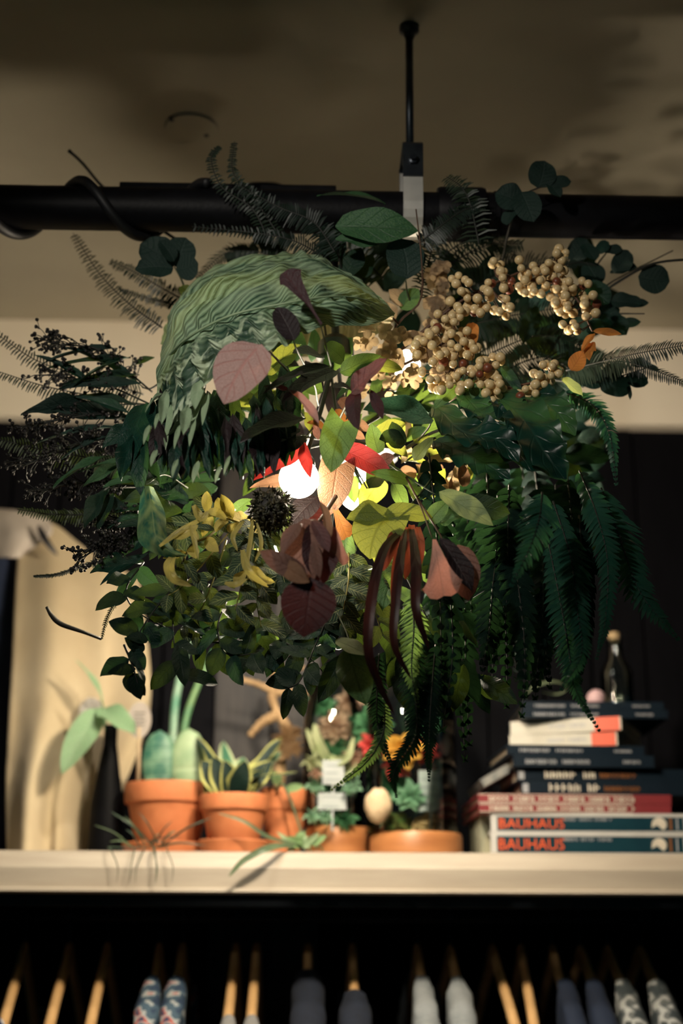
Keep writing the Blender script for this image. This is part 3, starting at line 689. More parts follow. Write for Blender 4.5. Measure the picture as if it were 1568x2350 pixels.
def strokes(name, h_, m, parent, world, width, words):
    mb = MB(); r_ = random.Random(int(width*1e5)); x_ = 0.0; gap = h_*0.12
    n = max(4, int(width/(h_*0.55)))
    for i in range(n):
        x0 = width*i/n; w_ = width/n - gap
        if words and i % words == words-1: continue
        k_ = r_.randrange(3)
        mb.add([(x0, 0, 0), (x0+w_*0.35, 0, 0), (x0+w_*0.35, h_*0.7, 0), (x0, h_*0.7, 0)], [(0, 1, 2, 3)])
        if k_ != 1: mb.add([(x0+w_*0.65, 0, 0), (x0+w_, 0, 0), (x0+w_, h_*0.55, 0), (x0+w_*0.65, h_*0.55, 0)], [(0, 1, 2, 3)])
        if k_ != 2: mb.add([(x0, h_*0.28, 0), (x0+w_*0.9, h_*0.28, 0), (x0+w_*0.9, h_*0.45, 0), (x0, h_*0.45, 0)], [(0, 1, 2, 3)])
    return put(bpy.data.objects.new(name, mesh(name, mb.v, mb.f, m, None, False)), world, parent)
zc = SHELF + 0.0003
for (label, x0, x1, yt, yb_, yaw, dep, kind, dY) in BK:
    Yf = 2.03 + dY
    A, B_ = P(x0, yb_, Yf), P(x1, yt, Yf)
    h = P(x0, yt, Yf).z - P(x0, yb_, Yf).z; L = B_.x - A.x
    M0 = Matrix.Translation((A.x, Yf, zc)) @ Matrix.Rotation(math.radians(yaw), 4, 'Z')
    root = bpy.data.objects.new('book', None); root.empty_display_size = 0.02; put(root, M0)
    tag(root, label, 'book', 'books in the stack on the shelf')
    mc = {'b1': M_bwhite, 'red': M_bred, 'nav': M_bnavy, 'dk': M_bnavy, 'wh': M_bcream}[kind]
    def part(name, lo, hi, m, bev=0):
        mb = MB().box(lo, hi, bev); me = mesh(name, mb.v, mb.f, m, None, False)
        return put(bpy.data.objects.new(name, me), M0.copy(), root)
    t = 0.0022
    # cover: two boards and a spine
    mb = MB().box((0, 0, 0), (L, dep, t)).box((0, 0, h-t-0.0002), (L, dep, h-0.0002)).box((0, -0.0015, 0), (L, t, h-0.0002))
    cov = put(bpy.data.objects.new('cover', mesh('cover', mb.v, mb.f, mc, None, False)), M0.copy(), root)
    part('page_block', (0.004, t, t), (L-0.004, dep-0.004, h-t-0.0002), M_paper)
    def part2(name, lo, hi, m):
        mb = MB().box(lo, hi); return put(bpy.data.objects.new(name, mesh(name, mb.v, mb.f, m, None, False)), M0.copy(), cov)
    TM = lambda x_, z_: M0 @ Matrix.Translation((x_, -0.0022, z_)) @ Matrix.Rotation(math.pi/2, 4, 'X')
    ppm = L/(x1-x0)
    if kind == 'b1':
        part2('spine_panel', (14*ppm, -0.0018, h*0.06), (L-6*ppm, -0.0014, h*0.80), M_bteal)
        text_obj('title_lettering', 'BAUHAUS', h*0.75, M_tor, cov, TM(16*ppm, h*0.18), 148*ppm)
        strokes('subtitle_lettering', h*0.24, M_tgr, cov, TM(166*ppm, h*0.58), 110*ppm, 6)
        mb = MB(); rr_ = 17*ppm; ctr = (382*ppm, h*0.42)
        pts_ = [(ctr[0]+rr_*math.cos(a), ctr[1]+rr_*0.9*math.sin(a)) for a in [math.radians(-60+24*i) for i in range(11)]] + [(ctr[0]-rr_*1.05, ctr[1]-rr_*0.5), (ctr[0]-rr_*0.3, ctr[1]-rr_*0.1), (ctr[0], ctr[1]-rr_*0.35)]
        mb.add([(x_, -0.0021, z_) for x_, z_ in pts_], [tuple(range(len(pts_)))])
        put(bpy.data.objects.new('emblem', mesh('emblem', mb.v, mb.f, M_tcr, None, False)), M0.copy(), cov)
        for i, w_ in enumerate((6, 4, 8)): part2('spine_bar', ((405+16*i)*ppm, -0.0021, h*0.12), ((405+16*i+w_)*ppm, -0.0017, h*0.75), M_tgr if i else M_tbr)
    elif kind == 'red':
        strokes('title_lettering', h*0.8, M_tcr, cov, TM(24*ppm, h*0.2), 335*ppm, 6)
        part2('spine_band', (0, -0.0019, h*0.02), (L*0.8, -0.0014, h*0.10), M_tcr); part2('spine_band', (0, -0.0019, h*0.86), (L*0.8, -0.0014, h*0.93), M_tcr)
    elif kind == 'nav':
        strokes('title_lettering', h*0.85, M_tcr, cov, TM(64*ppm, h*0.25), 118*ppm, 6)
        strokes('author_lettering', h*0.55, M_tbr, cov, TM(190*ppm, h*0.3), 85*ppm, 0)
        part2('spine_mark', (4*ppm, -0.0019, h*0.15), (17*ppm, -0.0014, h*0.85), M_tgr)
    elif kind == 'dk':
        strokes('title_lettering', h*0.55, M_tgr, cov, TM(28*ppm, h*0.25), 72*ppm, 0)
        strokes('subtitle_lettering', h*0.5, M_tgr, cov, TM(112*ppm, h*0.27), 64*ppm, 0)
        strokes('publisher_lettering', h*0.42, M_tgr, cov, TM(L*0.78, h*0.3), 40*ppm, 0)
    else:
        part2('orange_block', (L*0.765, -0.0019, 0.0), (L*0.985, -0.0013, h-0.0003), M_borange)
        strokes('title_lettering', h*0.42, M_tgr, cov, TM(L*0.36, h*0.36), L*0.36, 6)
    zc += h + 0.0002
ZBK = zc
# things on and near the stack
o = MB().ico(P(1368, 1588, 2.10), px2m(22, P(1368, 1588, 2.10)), 3, (1, 1, 0.95)).build('pink_stone', mat('pink_stone', (0.55, 0.36, 0.38), None, 0.6)); o.matrix_basis = Matrix.Translation((P(1368, 1588, 2.10).x, 2.10, ZBK)); tag(o, 'pale pink rounded stone on top of the book stack', 'stone')
gb = thing('glass_bottle', 'clear glass bottle standing on top of the book stack', 'bottle', (P(1412, 1500, 2.14).x, 2.14, ZBK))
hb = P(1412, 1470, 2.14).z - ZBK
autosmooth(MB().lathe([(0, 0.001), (0.024, 0.001), (0.025, 0.006), (0.025, hb*0.55), (0.012, hb*0.75), (0.011, hb*0.97), (0.013, hb), (0.010, hb), (0.009, hb*0.75), (0.022, hb*0.53), (0.022, 0.006), (0, 0.006)], WM[gb].translation, 28).build('glass', M_glass, gb))
MB().lathe([(0, hb), (0.009, hb), (0.009, hb+0.012), (0, hb+0.012)], WM[gb].translation, 16).build('cork', mat('cork', (0.5, 0.36, 0.2), None, 0.9), gb)
sl = thing('dried_leaf_curl', 'pale green curled leaf on top of the book stack', 'leaf', P(1240, 1600, 2.07))
strap(sl, [(1205, 1602, 2.06), (1225, 1578, 2.05), (1270, 1566, 2.05), (1305, 1578, 2.06), (1280, 1594, 2.07), (1240, 1588, 2.07)], 16, leafmat('sage_strip', (0.13, 0.16, 0.09), (0.09, 0.12, 0.07), None, 0.2), n=(0, -0.7, 1))
mg = thing('magazine', 'grey magazine leaning against the left side of the book stack', 'magazine', (P(1140, 1830, 2.12).x, 2.12, P(1140, 1812, 2.12).z))
zz0 = P(1140, 1815, 2.10).z
A1, A2 = P(1112, 1806, 2.08), P(1188, 1762, 2.08)
mb = MB()
dv = (A2-A1).normalized(); up_ = Vector((-dv.z, 0, dv.x))*0.012
mb.add([A1, A2, A2+up_, A1+up_] + [p + Vector((0, 0.16, 0)) for p in (A1, A2, A2+up_, A1+up_)], [(0, 1, 2, 3), (7, 6, 5, 4), (0, 4, 5, 1), (1, 5, 6, 2), (2, 6, 7, 3), (3, 7, 4, 0)])
mb.build('pages', mat('magazine_grey', (0.22, 0.22, 0.20), (0.12, 0.13, 0.13), 0.6, scale=90), mg, False)
cr = thing('paper_bundle', 'grey green wrapped bundle squeezed left of the two bottom books', 'bundle', (P(1108, 1940, 2.10).x, 2.10, SHELF))
g = P(1112, 1870, 2.09).z
autosmooth(MB().box((P(1098, 1900, 2.09).x, 2.07, SHELF+0.0003), (P(1124, 1900, 2.09).x, 2.2, g), 0.004).build('wrap', mat('sage_paper', (0.30, 0.29, 0.20), (0.18, 0.19, 0.14), 0.8, scale=50), cr))

# ------------------------------------------------------------------ clothes rail, hangers, garments
RY, RZ = 2.17, SHELF - 0.083
rl = thing('clothes_rail', 'black clothes rail fixed under the shelf', 'rail', (0, RY, RZ))
MB().lathe([(0, -1.55), (0.0095, -1.55), (0.0095, 1.55), (0, 1.55)], (0, RY, RZ), 20, 'X').build('rail', M_black, rl)
for xb in (-1.2, 0.0, 1.2): MB().tube([(xb, RY, RZ+0.009), (xb, RY, SHELF-0.0585)], 0.006, 10).build('bracket', M_black, rl)
M_hook = mat('blued_steel_hook', (0.05, 0.06, 0.08), (0.03, 0.04, 0.06), 0.35, 0.8)
# (px of neck, label)
HG = [(60, 'wooden hanger at the far left edge of the rail'), (160, 'bare wooden hanger, second from the left edge'), (246, 'bare wooden hanger just left of the patterned shirts'),
      (367, 'wooden hanger inside the left patterned shirt'), (420, 'wooden hanger inside the right patterned shirt'), (542, 'wooden hanger with the left grey tee'), (590, 'wooden hanger with the right grey tee'),
      (708, 'wooden hanger under the left dark navy jumper'), (808, 'wooden hanger with pale tip above the right dark navy jumper'), (957, 'wooden hanger inside the left pale grey knit'), (1034, 'wooden hanger inside the right pale grey knit'),
      (1130, 'bare wooden hanger, left of the pair right of the grey knits'), (1196, 'bare wooden hanger, right of the pair right of the grey knits'), (1268, 'wooden hanger inside the left blue shirt'), (1330, 'wooden hanger inside the right blue shirt'),
      (1394, 'wooden hanger inside the left camouflage shirt'), (1468, 'wooden hanger inside the right camouflage shirt')]
hm = None
def hanger_meshes():
    hk = MB(); zt = 0.0
    pts = [(0, 0.0105*math.cos(a)+0.0, 0.0105*math.sin(a)) for a in [math.radians(200-20*i) for i in range(13)]]
    pts = [(0, 0.0105+0.0*0, 0)] if False else pts
    pts += [(0, 0.004, -0.022), (0, 0.0, -0.036), (0, 0.0, -0.060)]
    hk.tube(catmull(pts, 30), 0.0017, 7)
    bar = MB(); n = 25; vs, uv = [], []
    for i in range(n):
        u = -1+2*i/(n-1); y = u*0.215; z = -0.060 - 0.122*abs(u)**1.25 + 0.012*math.exp(-(u/0.12)**2)
        hh = 0.013*(1-0.25*abs(u)); ww = 0.0065*(1+0.25*abs(u))
        for k in range(10):
            a = 2*math.pi*k/10; vs.append((ww*math.cos(a), y, z + hh*math.sin(a))); uv.append((k/10, i/n))
    bar.add(vs, [(i*10+k, i*10+(k+1) % 10, (i+1)*10+(k+1) % 10, (i+1)*10+k) for i in range(n-1) for k in range(10)] + [tuple(range(10))[::-1], tuple((n-1)*10+k for k in range(10))], uv)
    return mesh('hook', hk.v, hk.f, M_hook, hk.uv), mesh('shoulder_bar', bar.v, bar.f, M_wood, bar.uv)
HK, BR = hanger_meshes()
HX = []
for px_, label in HG:
    xx = P(px_, 2150, RY).x; M0 = Matrix.Translation((xx, RY, RZ+0.0005)) @ Matrix.Rotation(math.radians(rnd.uniform(-3, 3)), 4, 'Z') @ Matrix.Rotation(math.radians(rnd.uniform(-1.0, 1.0)), 4, 'Y')
    r = bpy.data.objects.new('coat_hanger', None); r.empty_display_size = 0.02; put(r, M0); tag(r, label, 'hanger', 'wooden hangers on the rail')
    put(bpy.data.objects.new('hook', HK), M0.copy(), r); put(bpy.data.objects.new('shoulder_bar', BR), M0.copy(), r)
    HX.append((xx, M0))
def garment(name, label, i, m, start, w, cuff=None, cat='shirt', m2=None, low=1.15):
    """garment hung on hanger i; start = front distance from hanger centre at which the cloth begins (0 = whole)"""
    xx, M0 = HX[i]
    root = thing(name, label, cat, (xx, RY, low))
    def cross(y, z, rx, top, bot, n=14, m=1.0, ph=0.0): pass
    # body: cross sections in XZ marched along Y, draped from the hanger bar down
    ys = [start + (0.232-start)*k/15 for k in range(16)] ; seg = 26
    def barz(u): u = min(1.0, abs(u)/0.215); return RZ - 0.060 - 0.122*u**1.25 + 0.013
    for sgn, nm in ((-1, 'front_half'), (1, 'back_half')):
        vs, uv = [], []
        for k, yy in enumerate(ys):
            zt = barz(yy) + 0.006
            if yy > 0.205: zt -= (yy-0.205)*0.9
            for j in range(seg):
                t = j/(seg-1); s = -1 + 2*t; q = abs(s)
                dn = (1-math.cos(q*math.pi/2))**1.0 if q < 0.35 else None
                half = w*(0.55+0.45*min(1, (yy-start)/0.03+0.4)) if start > 0.01 else w
                xw = half*math.sin(min(1.0, q*3.2)*math.pi/2)*(1 + 0.15*q) * (1 if s > 0 else -1)
                zz_ = zt - half*0.9*(1-math.cos(min(1.0, q*3.2)*math.pi/2)) - max(0, q-0.31)/0.69*(zt-low)
                fold = 0.003*math.sin(yy*70 + q*5 + i)*q + 0.004*noise.noise(Vector((yy*40, q*9, i)))
                vs.append((xx + xw + fold*(1 if s > 0 else -1), RY + sgn*yy, zz_)); uv.append((t, k/15))
        MB().add(vs, grid_faces(seg, 16), uv).build(nm, m, root)
    # sleeves: tapering tubes falling from each shoulder
    for sgn in (-1, 1):
        c = catmull([(xx, RY+sgn*0.185, barz(0.185)-0.004), (xx+0.002, RY+sgn*0.222, barz(0.215)-0.018), (xx+0.004, RY+sgn*0.236, barz(0.215)-0.08), (xx-0.004, RY+sgn*0.230, 1.30), (xx, RY+sgn*0.22, low)], 40)
        mb = MB().tube(c, [w*1.0*(0.8+0.35*math.sin(min(1, t/8)*math.pi/2))*(1+0.05*math.sin(t*1.9+i)) for t in range(40)], 16)
        for v in mb.v:
            v += Vector((0.003*noise.noise(v*55+Vector((i, 0, 0))), 0.003*noise.noise(v*55+Vector((0, i, 3))), 0))
        mb.build('sleeve', m2 or m, root)
    if start <= 0.01:
        MB().tube([(xx + w*0.7*math.cos(a), RY + 0.045*math.sin(a), barz(0.0)+0.004) for a in [2*math.pi*t/24 for t in range(25)]], 0.004, 8).build('collar', m, root)
    return root
def patmat(name, cols, scale, rough=0.85):
    m, nt, N, L = nodes(name)
    out = N.new('ShaderNodeOutputMaterial'); b = N.new('ShaderNodeBsdfPrincipled'); L.new(b.outputs[0], out.inputs[0])
    tc = N.new('ShaderNodeTexCoord'); nz = N.new('ShaderNodeTexNoise'); nz.inputs['Scale'].default_value = scale; nz.inputs['Detail'].default_value = 1.5
    L.new(tc.outputs['Object'], nz.inputs['Vector'])
    cr = N.new('ShaderNodeValToRGB'); cr.color_ramp.interpolation = 'CONSTANT'
    e = cr.color_ramp.elements; e[0].position = 0; e[0].color = rgb(cols[0][1]); e[1].position = cols[1][0]; e[1].color = rgb(cols[1][1])
    for p_, c_ in cols[2:]: x_ = e.new(p_); x_.color = rgb(c_)
    L.new(nz.outputs['Fac'], cr.inputs[0]); L.new(cr.outputs[0], b.inputs['Base Color']); b.inputs['Roughness'].default_value = rough
    return m
M_pat = patmat('floral_print', [(0, (0.02, 0.04, 0.08)), (0.44, (0.05, 0.09, 0.13)), (0.52, (0.34, 0.36, 0.36)), (0.58, (0.42, 0.10, 0.08)), (0.62, (0.02, 0.05, 0.10))], 38)
M_camo = patmat('camouflage_print', [(0, (0.03, 0.04, 0.045)), (0.45, (0.11, 0.12, 0.12)), (0.52, (0.36, 0.37, 0.36)), (0.60, (0.05, 0.06, 0.06))], 42)
M_knit = mat('pale_grey_knit', (0.30, 0.32, 0.33), (0.21, 0.23, 0.24), 0.95, scale=25, bump=0.6, bscale=260)
M_tee = mat('grey_marl', (0.24, 0.23, 0.22), (0.18, 0.18, 0.18), 0.95, scale=160)
M_blue = mat('navy_blue_cotton', (0.006, 0.015, 0.040), (0.004, 0.010, 0.028), 0.85, scale=20)
M_nw = patmat('navy_white_print', [(0, (0.01, 0.02, 0.06)), (0.55, (0.5, 0.5, 0.5)), (0.62, (0.01, 0.02, 0.05))], 30)
garment('hanging_shirt', 'navy and white print top low on the far left hanger', 0, M_nw, 0.17, 0.013)
garment('hanging_shirt', 'left of two patterned navy shirts with white and red print', 3, M_pat, 0.085, 0.0145)
garment('hanging_shirt', 'right of two patterned navy shirts with white and red print', 4, M_pat, 0.085, 0.0145)
garment('hanging_tee', 'left of two mid grey tees low on wooden hangers', 5, M_tee, 0.165, 0.0125)
garment('hanging_tee', 'right of two mid grey tees low on wooden hangers', 6, M_tee, 0.165, 0.0125)
garment('hanging_jumper', 'left dark navy jumper on the rail', 7, M_navy2, 0.07, 0.022, cat='jumper')
garment('hanging_jumper', 'right dark navy jumper on the rail', 8, M_navy2, 0.115, 0.021, cat='jumper')
garment('hanging_jumper', 'left pale grey knitted jumper on the rail', 9, M_knit, 0.085, 0.0155, cat='jumper')
garment('hanging_jumper', 'right pale grey knitted jumper on the rail', 10, M_knit, 0.085, 0.0155, cat='jumper')
garment('hanging_shirt', 'left navy blue shirt right of the bare hangers', 13, M_blue, 0.09, 0.0145)
garment('hanging_shirt', 'right navy blue shirt right of the bare hangers', 14, M_blue, 0.09, 0.0145)
garment('hanging_shirt', 'left grey camouflage shirt near the right end of the rail', 15, M_camo, 0.09, 0.015)
garment('hanging_shirt', 'right grey camouflage shirt near the right end of the rail', 16, M_camo, 0.09, 0.015)

# ------------------------------------------------------------------ hanging foliage lamp
M_socket = mat('black_socket', (0.008, 0.008, 0.009), None, 0.4)
pl = thing('pendant_lamp', 'pendant lamp with glowing globe bulbs hidden in the foliage', 'lamp', P(770, 1000, 1.46))
cordt = P(770, 545, 1.50)
MB().tube(catmull([Vector((cordt.x, PY_, pz-pr)), P(768, 640, 1.49), P(770, 760, 1.48), P(772, 800, 1.47)], 20), 0.0045, 8).build('cord', M_rubber, pl)
def bulb(px_, py_, Y, rpx, strength, sock, col=(1.0, 0.85, 0.64), added_shade=0.0):
    c0 = P(px_, py_, Y); r = px2m(rpx, c0)
    bo = MB().ico(c0, r, 4).build('bulb', emis('bulb_glow_%d' % px_, col, strength), pl)
    if added_shade:
        autosmooth(MB().lathe([(0.006, 0.062), (0.012, 0.061), (added_shade*0.5, 0.056), (added_shade, 0.042), (added_shade, 0.0405), (added_shade*0.5, 0.054), (0.006, 0.058)], c0, 36).build('added_shade', M_socket, pl))  # cap added out of view to keep bulb light off the ceiling
    s1 = P(*sock) if not added_shade else c0 + Vector((0, 0, 0.08)); d = (s1-c0).normalized()
    MB().tube([c0+d*r*0.9, c0+d*r*1.15, c0+d*r*1.5, c0+d*r*2.0], [r*0.45, r*0.62, r*0.62, r*0.4], 14).build('socket', M_socket, bo)
    MB().tube(catmull([c0+d*r*1.9, c0.lerp(P(772, 810, 1.47), 0.6)+Vector((0, 0.02, 0)), P(772, 805, 1.47)], 14), 0.0025, 6).build('lead', M_rubber, bo)
bulb(686, 1098, 1.385, 46, 34.0, (720, 990, 1.45))
bulb(824, 1126, 1.60, 46, 880.0, (800, 1010, 1.56), added_shade=0.046)
bulb(932, 836, 1.60, 32, 32.0, (880, 800, 1.56))
bulb(612, 1256, 1.62, 32, 640.0, (690, 1180, 1.54), added_shade=0.042)  # hidden bulb added to soften shadows and light the wall strip
rc = P(770, 815, 1.50)
autosmooth(MB().lathe([(0.0, 0.02), (0.012, 0.02), (0.020, 0.012), (0.0215, -0.006), (0.0195, -0.006), (0.0, 0.0)], P(770, 812, 1.47), 28).build('lamp_holder', M_socket, pl))
# leaf materials
M_hood = None
def hoodmat():
    m, nt, N, L = nodes('pleated_leaf')
    out = N.new('ShaderNodeOutputMaterial'); b = N.new('ShaderNodeBsdfPrincipled')
    uv = N.new('ShaderNodeUVMap'); sx = N.new('ShaderNodeSeparateXYZ'); L.new(uv.outputs[0], sx.inputs[0])
    n1 = noise_(N, L, 22, 3)
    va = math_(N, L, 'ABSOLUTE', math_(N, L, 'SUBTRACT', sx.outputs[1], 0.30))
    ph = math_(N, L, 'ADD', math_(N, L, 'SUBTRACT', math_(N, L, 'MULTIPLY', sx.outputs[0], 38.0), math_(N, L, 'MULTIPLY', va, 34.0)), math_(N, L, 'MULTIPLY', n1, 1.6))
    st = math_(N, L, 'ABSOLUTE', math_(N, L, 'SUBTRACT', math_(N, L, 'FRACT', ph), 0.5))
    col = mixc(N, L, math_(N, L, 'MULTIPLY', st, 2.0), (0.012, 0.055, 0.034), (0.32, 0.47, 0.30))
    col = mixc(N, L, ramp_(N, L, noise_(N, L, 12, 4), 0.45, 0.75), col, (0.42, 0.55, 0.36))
    mp = N.new('ShaderNodeMapping'); mp.inputs['Scale'].default_value = (14, 9, 1); mp.inputs['Rotation'].default_value = (0, 0, 0.5)
    L.new(uv.outputs[0], mp.inputs[0]); cz = N.new('ShaderNodeTexNoise'); cz.inputs['Scale'].default_value = 1.6; cz.inputs['Detail'].default_value = 3
    L.new(mp.outputs[0], cz.inputs['Vector'])
    lit_crumple = mixc(N, L, ramp_(N, L, cz.outputs['Fac'], 0.50, 0.57), (0.012, 0.045, 0.030), (0.50, 0.60, 0.42))  # highlight flecks and dark gaps between folds put into the colour
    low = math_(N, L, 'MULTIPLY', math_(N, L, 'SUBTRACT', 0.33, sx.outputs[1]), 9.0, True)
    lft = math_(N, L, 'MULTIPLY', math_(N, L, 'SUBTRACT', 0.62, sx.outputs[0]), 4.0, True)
    col = mixc(N, L, math_(N, L, 'MULTIPLY', math_(N, L, 'MULTIPLY', low, lft), 0.85), col, lit_crumple)
    L.new(col, b.inputs['Base Color']); b.inputs['Roughness'].default_value = 0.5; b.inputs['Specular IOR Level'].default_value = 0.35
    bp = N.new('ShaderNodeBump'); bp.inputs['Strength'].default_value = 0.8; bp.inputs['Distance'].default_value = 0.003
    L.new(math_(N, L, 'ADD', st, math_(N, L, 'MULTIPLY', noise_(N, L, 60, 3), 0.7)), bp.inputs['Height']); L.new(bp.outputs[0], b.inputs['Normal'])
    t = N.new('ShaderNodeBsdfTranslucent'); t.inputs[0].default_value = (0.20, 0.24, 0.06, 1)
    mx = N.new('ShaderNodeMixShader'); mx.inputs[0].default_value = 0.08
    L.new(b.outputs[0], mx.inputs[1]); L.new(t.outputs[0], mx.inputs[2]); L.new(mx.outputs[0], out.inputs[0])
    return m
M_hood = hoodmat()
M_liner = mat('lit_pale_underside', (0.74, 0.62, 0.40), (0.40, 0.31, 0.16), 0.7, scale=30, stretch=(9, 1, 1), lo=0.42, hi=0.58)  # pale underside, with the cream lamp light put into its colour
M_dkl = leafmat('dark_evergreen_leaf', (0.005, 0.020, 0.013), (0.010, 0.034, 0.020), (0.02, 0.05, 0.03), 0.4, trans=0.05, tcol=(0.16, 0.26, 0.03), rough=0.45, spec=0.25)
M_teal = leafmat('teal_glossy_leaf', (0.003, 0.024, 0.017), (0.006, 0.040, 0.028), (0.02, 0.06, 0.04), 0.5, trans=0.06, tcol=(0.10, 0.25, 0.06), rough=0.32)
M_green = leafmat('mid_green_leaf', (0.055, 0.15, 0.050), (0.10, 0.21, 0.075), (0.03, 0.07, 0.02), 0.6, trans=0.15, tcol=(0.22, 0.34, 0.05), nv=5, vw=0.05)
M_mott = leafmat('mottled_green_leaf', (0.022, 0.080, 0.034), (0.060, 0.140, 0.055), (0.02, 0.05, 0.02), 0.4, trans=0.05, mscale=40, nv=5, vw=0.05)
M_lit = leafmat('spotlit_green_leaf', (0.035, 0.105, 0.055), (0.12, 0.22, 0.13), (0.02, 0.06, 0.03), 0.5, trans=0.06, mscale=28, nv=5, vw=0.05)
M_lime = leafmat('lime_leaf', (0.14, 0.18, 0.030), (0.085, 0.13, 0.025), (0.05, 0.07, 0.01), 0.8, trans=0.20, tcol=(0.36, 0.38, 0.05), nv=5, vw=0.06)
M_paleg = leafmat('pale_green_leaf', (0.33, 0.42, 0.20), (0.27, 0.37, 0.17), (0.17, 0.24, 0.08), 0.5, trans=0.25, tcol=(0.40, 0.45, 0.12), nv=5, vw=0.05)
M_euc = leafmat('eucalyptus_leaf', (0.008, 0.026, 0.020), (0.013, 0.036, 0.026), (0.02, 0.045, 0.035), 0.3, trans=0.08, rough=0.6)
M_pink = leafmat('dusty_pink_leaf', (0.50, 0.32, 0.29), (0.40, 0.24, 0.215), (0.50, 0.19, 0.17), 0.6, trans=0.12, tcol=(0.6, 0.2, 0.12), mscale=45, nv=5, vw=0.07)
M_pink2 = leafmat('rose_pink_leaf', (0.74, 0.38, 0.29), (0.66, 0.33, 0.25), (0.80, 0.46, 0.36), 0.5, trans=0.15, tcol=(0.6, 0.2, 0.12), nv=3, vw=0.05)
M_maroon = leafmat('dark_maroon_leaf', (0.030, 0.011, 0.014), (0.050, 0.019, 0.023), (0.09, 0.03, 0.03), 0.4, trans=0.04, tcol=(0.25, 0.05, 0.04), rough=0.5)
M_brown = leafmat('brown_bract', (0.19, 0.095, 0.07), (0.27, 0.14, 0.11), (0.08, 0.03, 0.02), 0.5, trans=0.06, tcol=(0.4, 0.16, 0.10))
M_plum = leafmat('plum_leaf', (0.14, 0.060, 0.062), (0.20, 0.09, 0.085), (0.08, 0.03, 0.03), 0.5, trans=0.1, tcol=(0.4, 0.1, 0.08))
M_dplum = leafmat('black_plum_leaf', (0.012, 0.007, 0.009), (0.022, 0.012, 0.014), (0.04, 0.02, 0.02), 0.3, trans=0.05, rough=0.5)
M_redl = leafmat('scarlet_leaf', (0.26, 0.020, 0.028), (0.20, 0.015, 0.022), (0.36, 0.06, 0.06), 0.5, trans=0.10, tcol=(0.75, 0.06, 0.05), mscale=60)
M_tan = leafmat('tan_leaf', (0.34, 0.18, 0.10), (0.28, 0.14, 0.075), (0.25, 0.10, 0.05), 0.5, trans=0.07, tcol=(0.60, 0.33, 0.18), nv=5, vw=0.05)
M_orl = leafmat('orange_leaf', (0.55, 0.16, 0.035), (0.50, 0.26, 0.05), (0.35, 0.08, 0.02), 0.4, trans=0.08, tcol=(0.6, 0.22, 0.05), mscale=70)
M_pothos = leafmat('marbled_leaf', (0.025, 0.10, 0.065), (0.16, 0.24, 0.09), (0.30, 0.38, 0.16), 0.6, 3, 0.5, 0.06, mscale=70, vw=0.16, rough=0.65, spec=0.12)
M_nerve = leafmat('nerve_plant_leaf', (0.008, 0.032, 0.018), (0.014, 0.046, 0.024), (0.40, 0.44, 0.20), 0.95, nv=7, k=2.2, trans=0.04, tcol=(0.22, 0.28, 0.04), vw=0.11)
M_nervey = leafmat('lit_nerve_leaf', (0.58, 0.48, 0.14), (0.46, 0.38, 0.10), (0.50, 0.44, 0.14), 0.4, nv=6, k=1.5, trans=0.25, tcol=(0.6, 0.5, 0.1))  # lit copy of the nerve leaf, lamp yellow put into the colour
M_dry = leafmat('dried_petal', (0.30, 0.21, 0.13), (0.20, 0.14, 0.085), (0.15, 0.10, 0.06), 0.4, trans=0.32, tcol=(0.55, 0.40, 0.22), nv=4)
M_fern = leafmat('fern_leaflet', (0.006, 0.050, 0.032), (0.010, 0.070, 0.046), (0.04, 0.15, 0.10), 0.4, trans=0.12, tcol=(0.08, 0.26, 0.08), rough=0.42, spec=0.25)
M_fern_dim = leafmat('shaded_fern_leaflet', (0.002, 0.012, 0.009), (0.004, 0.018, 0.013), (0.008, 0.03, 0.02), 0.3, trans=0.05, tcol=(0.05, 0.14, 0.04), rough=0.65, spec=0.1)  # shaded copy of the fern leaflet, gloom put into the colour
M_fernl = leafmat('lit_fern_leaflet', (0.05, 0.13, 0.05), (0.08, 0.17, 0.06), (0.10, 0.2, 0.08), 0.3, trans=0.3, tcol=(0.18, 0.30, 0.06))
M_comb = leafmat('comb_fern_needle', (0.014, 0.028, 0.016), (0.010, 0.021, 0.013), None, 0.1, trans=0.15, tcol=(0.10, 0.14, 0.04))
M_combd = leafmat('dark_comb_needle', (0.007, 0.018, 0.012), (0.005, 0.012, 0.009), None, 0.1, trans=0.1, tcol=(0.06, 0.09, 0.03))
M_stem = mat('green_stem', (0.05, 0.07, 0.03), (0.035, 0.045, 0.02), 0.6)
M_stemd = mat('dark_stem', (0.016, 0.018, 0.012), (0.010, 0.011, 0.009), 0.6)
M_stemb = mat('brown_stem', (0.10, 0.045, 0.02), (0.06, 0.025, 0.012), 0.6)
M_stemy = mat('yellow_stem', (0.34, 0.29, 0.09), (0.26, 0.22, 0.06), 0.6)
M_bud = mat('dark_bud', (0.010, 0.009, 0.009), (0.016, 0.013, 0.011), 0.6)
M_berry = mat('cream_berry', (0.72, 0.53, 0.26), (0.76, 0.58, 0.32), 0.32, scale=20, coat=0.2)
M_berryr = mat('russet_berry', (0.22, 0.06, 0.03), (0.16, 0.045, 0.02), 0.4, scale=20)

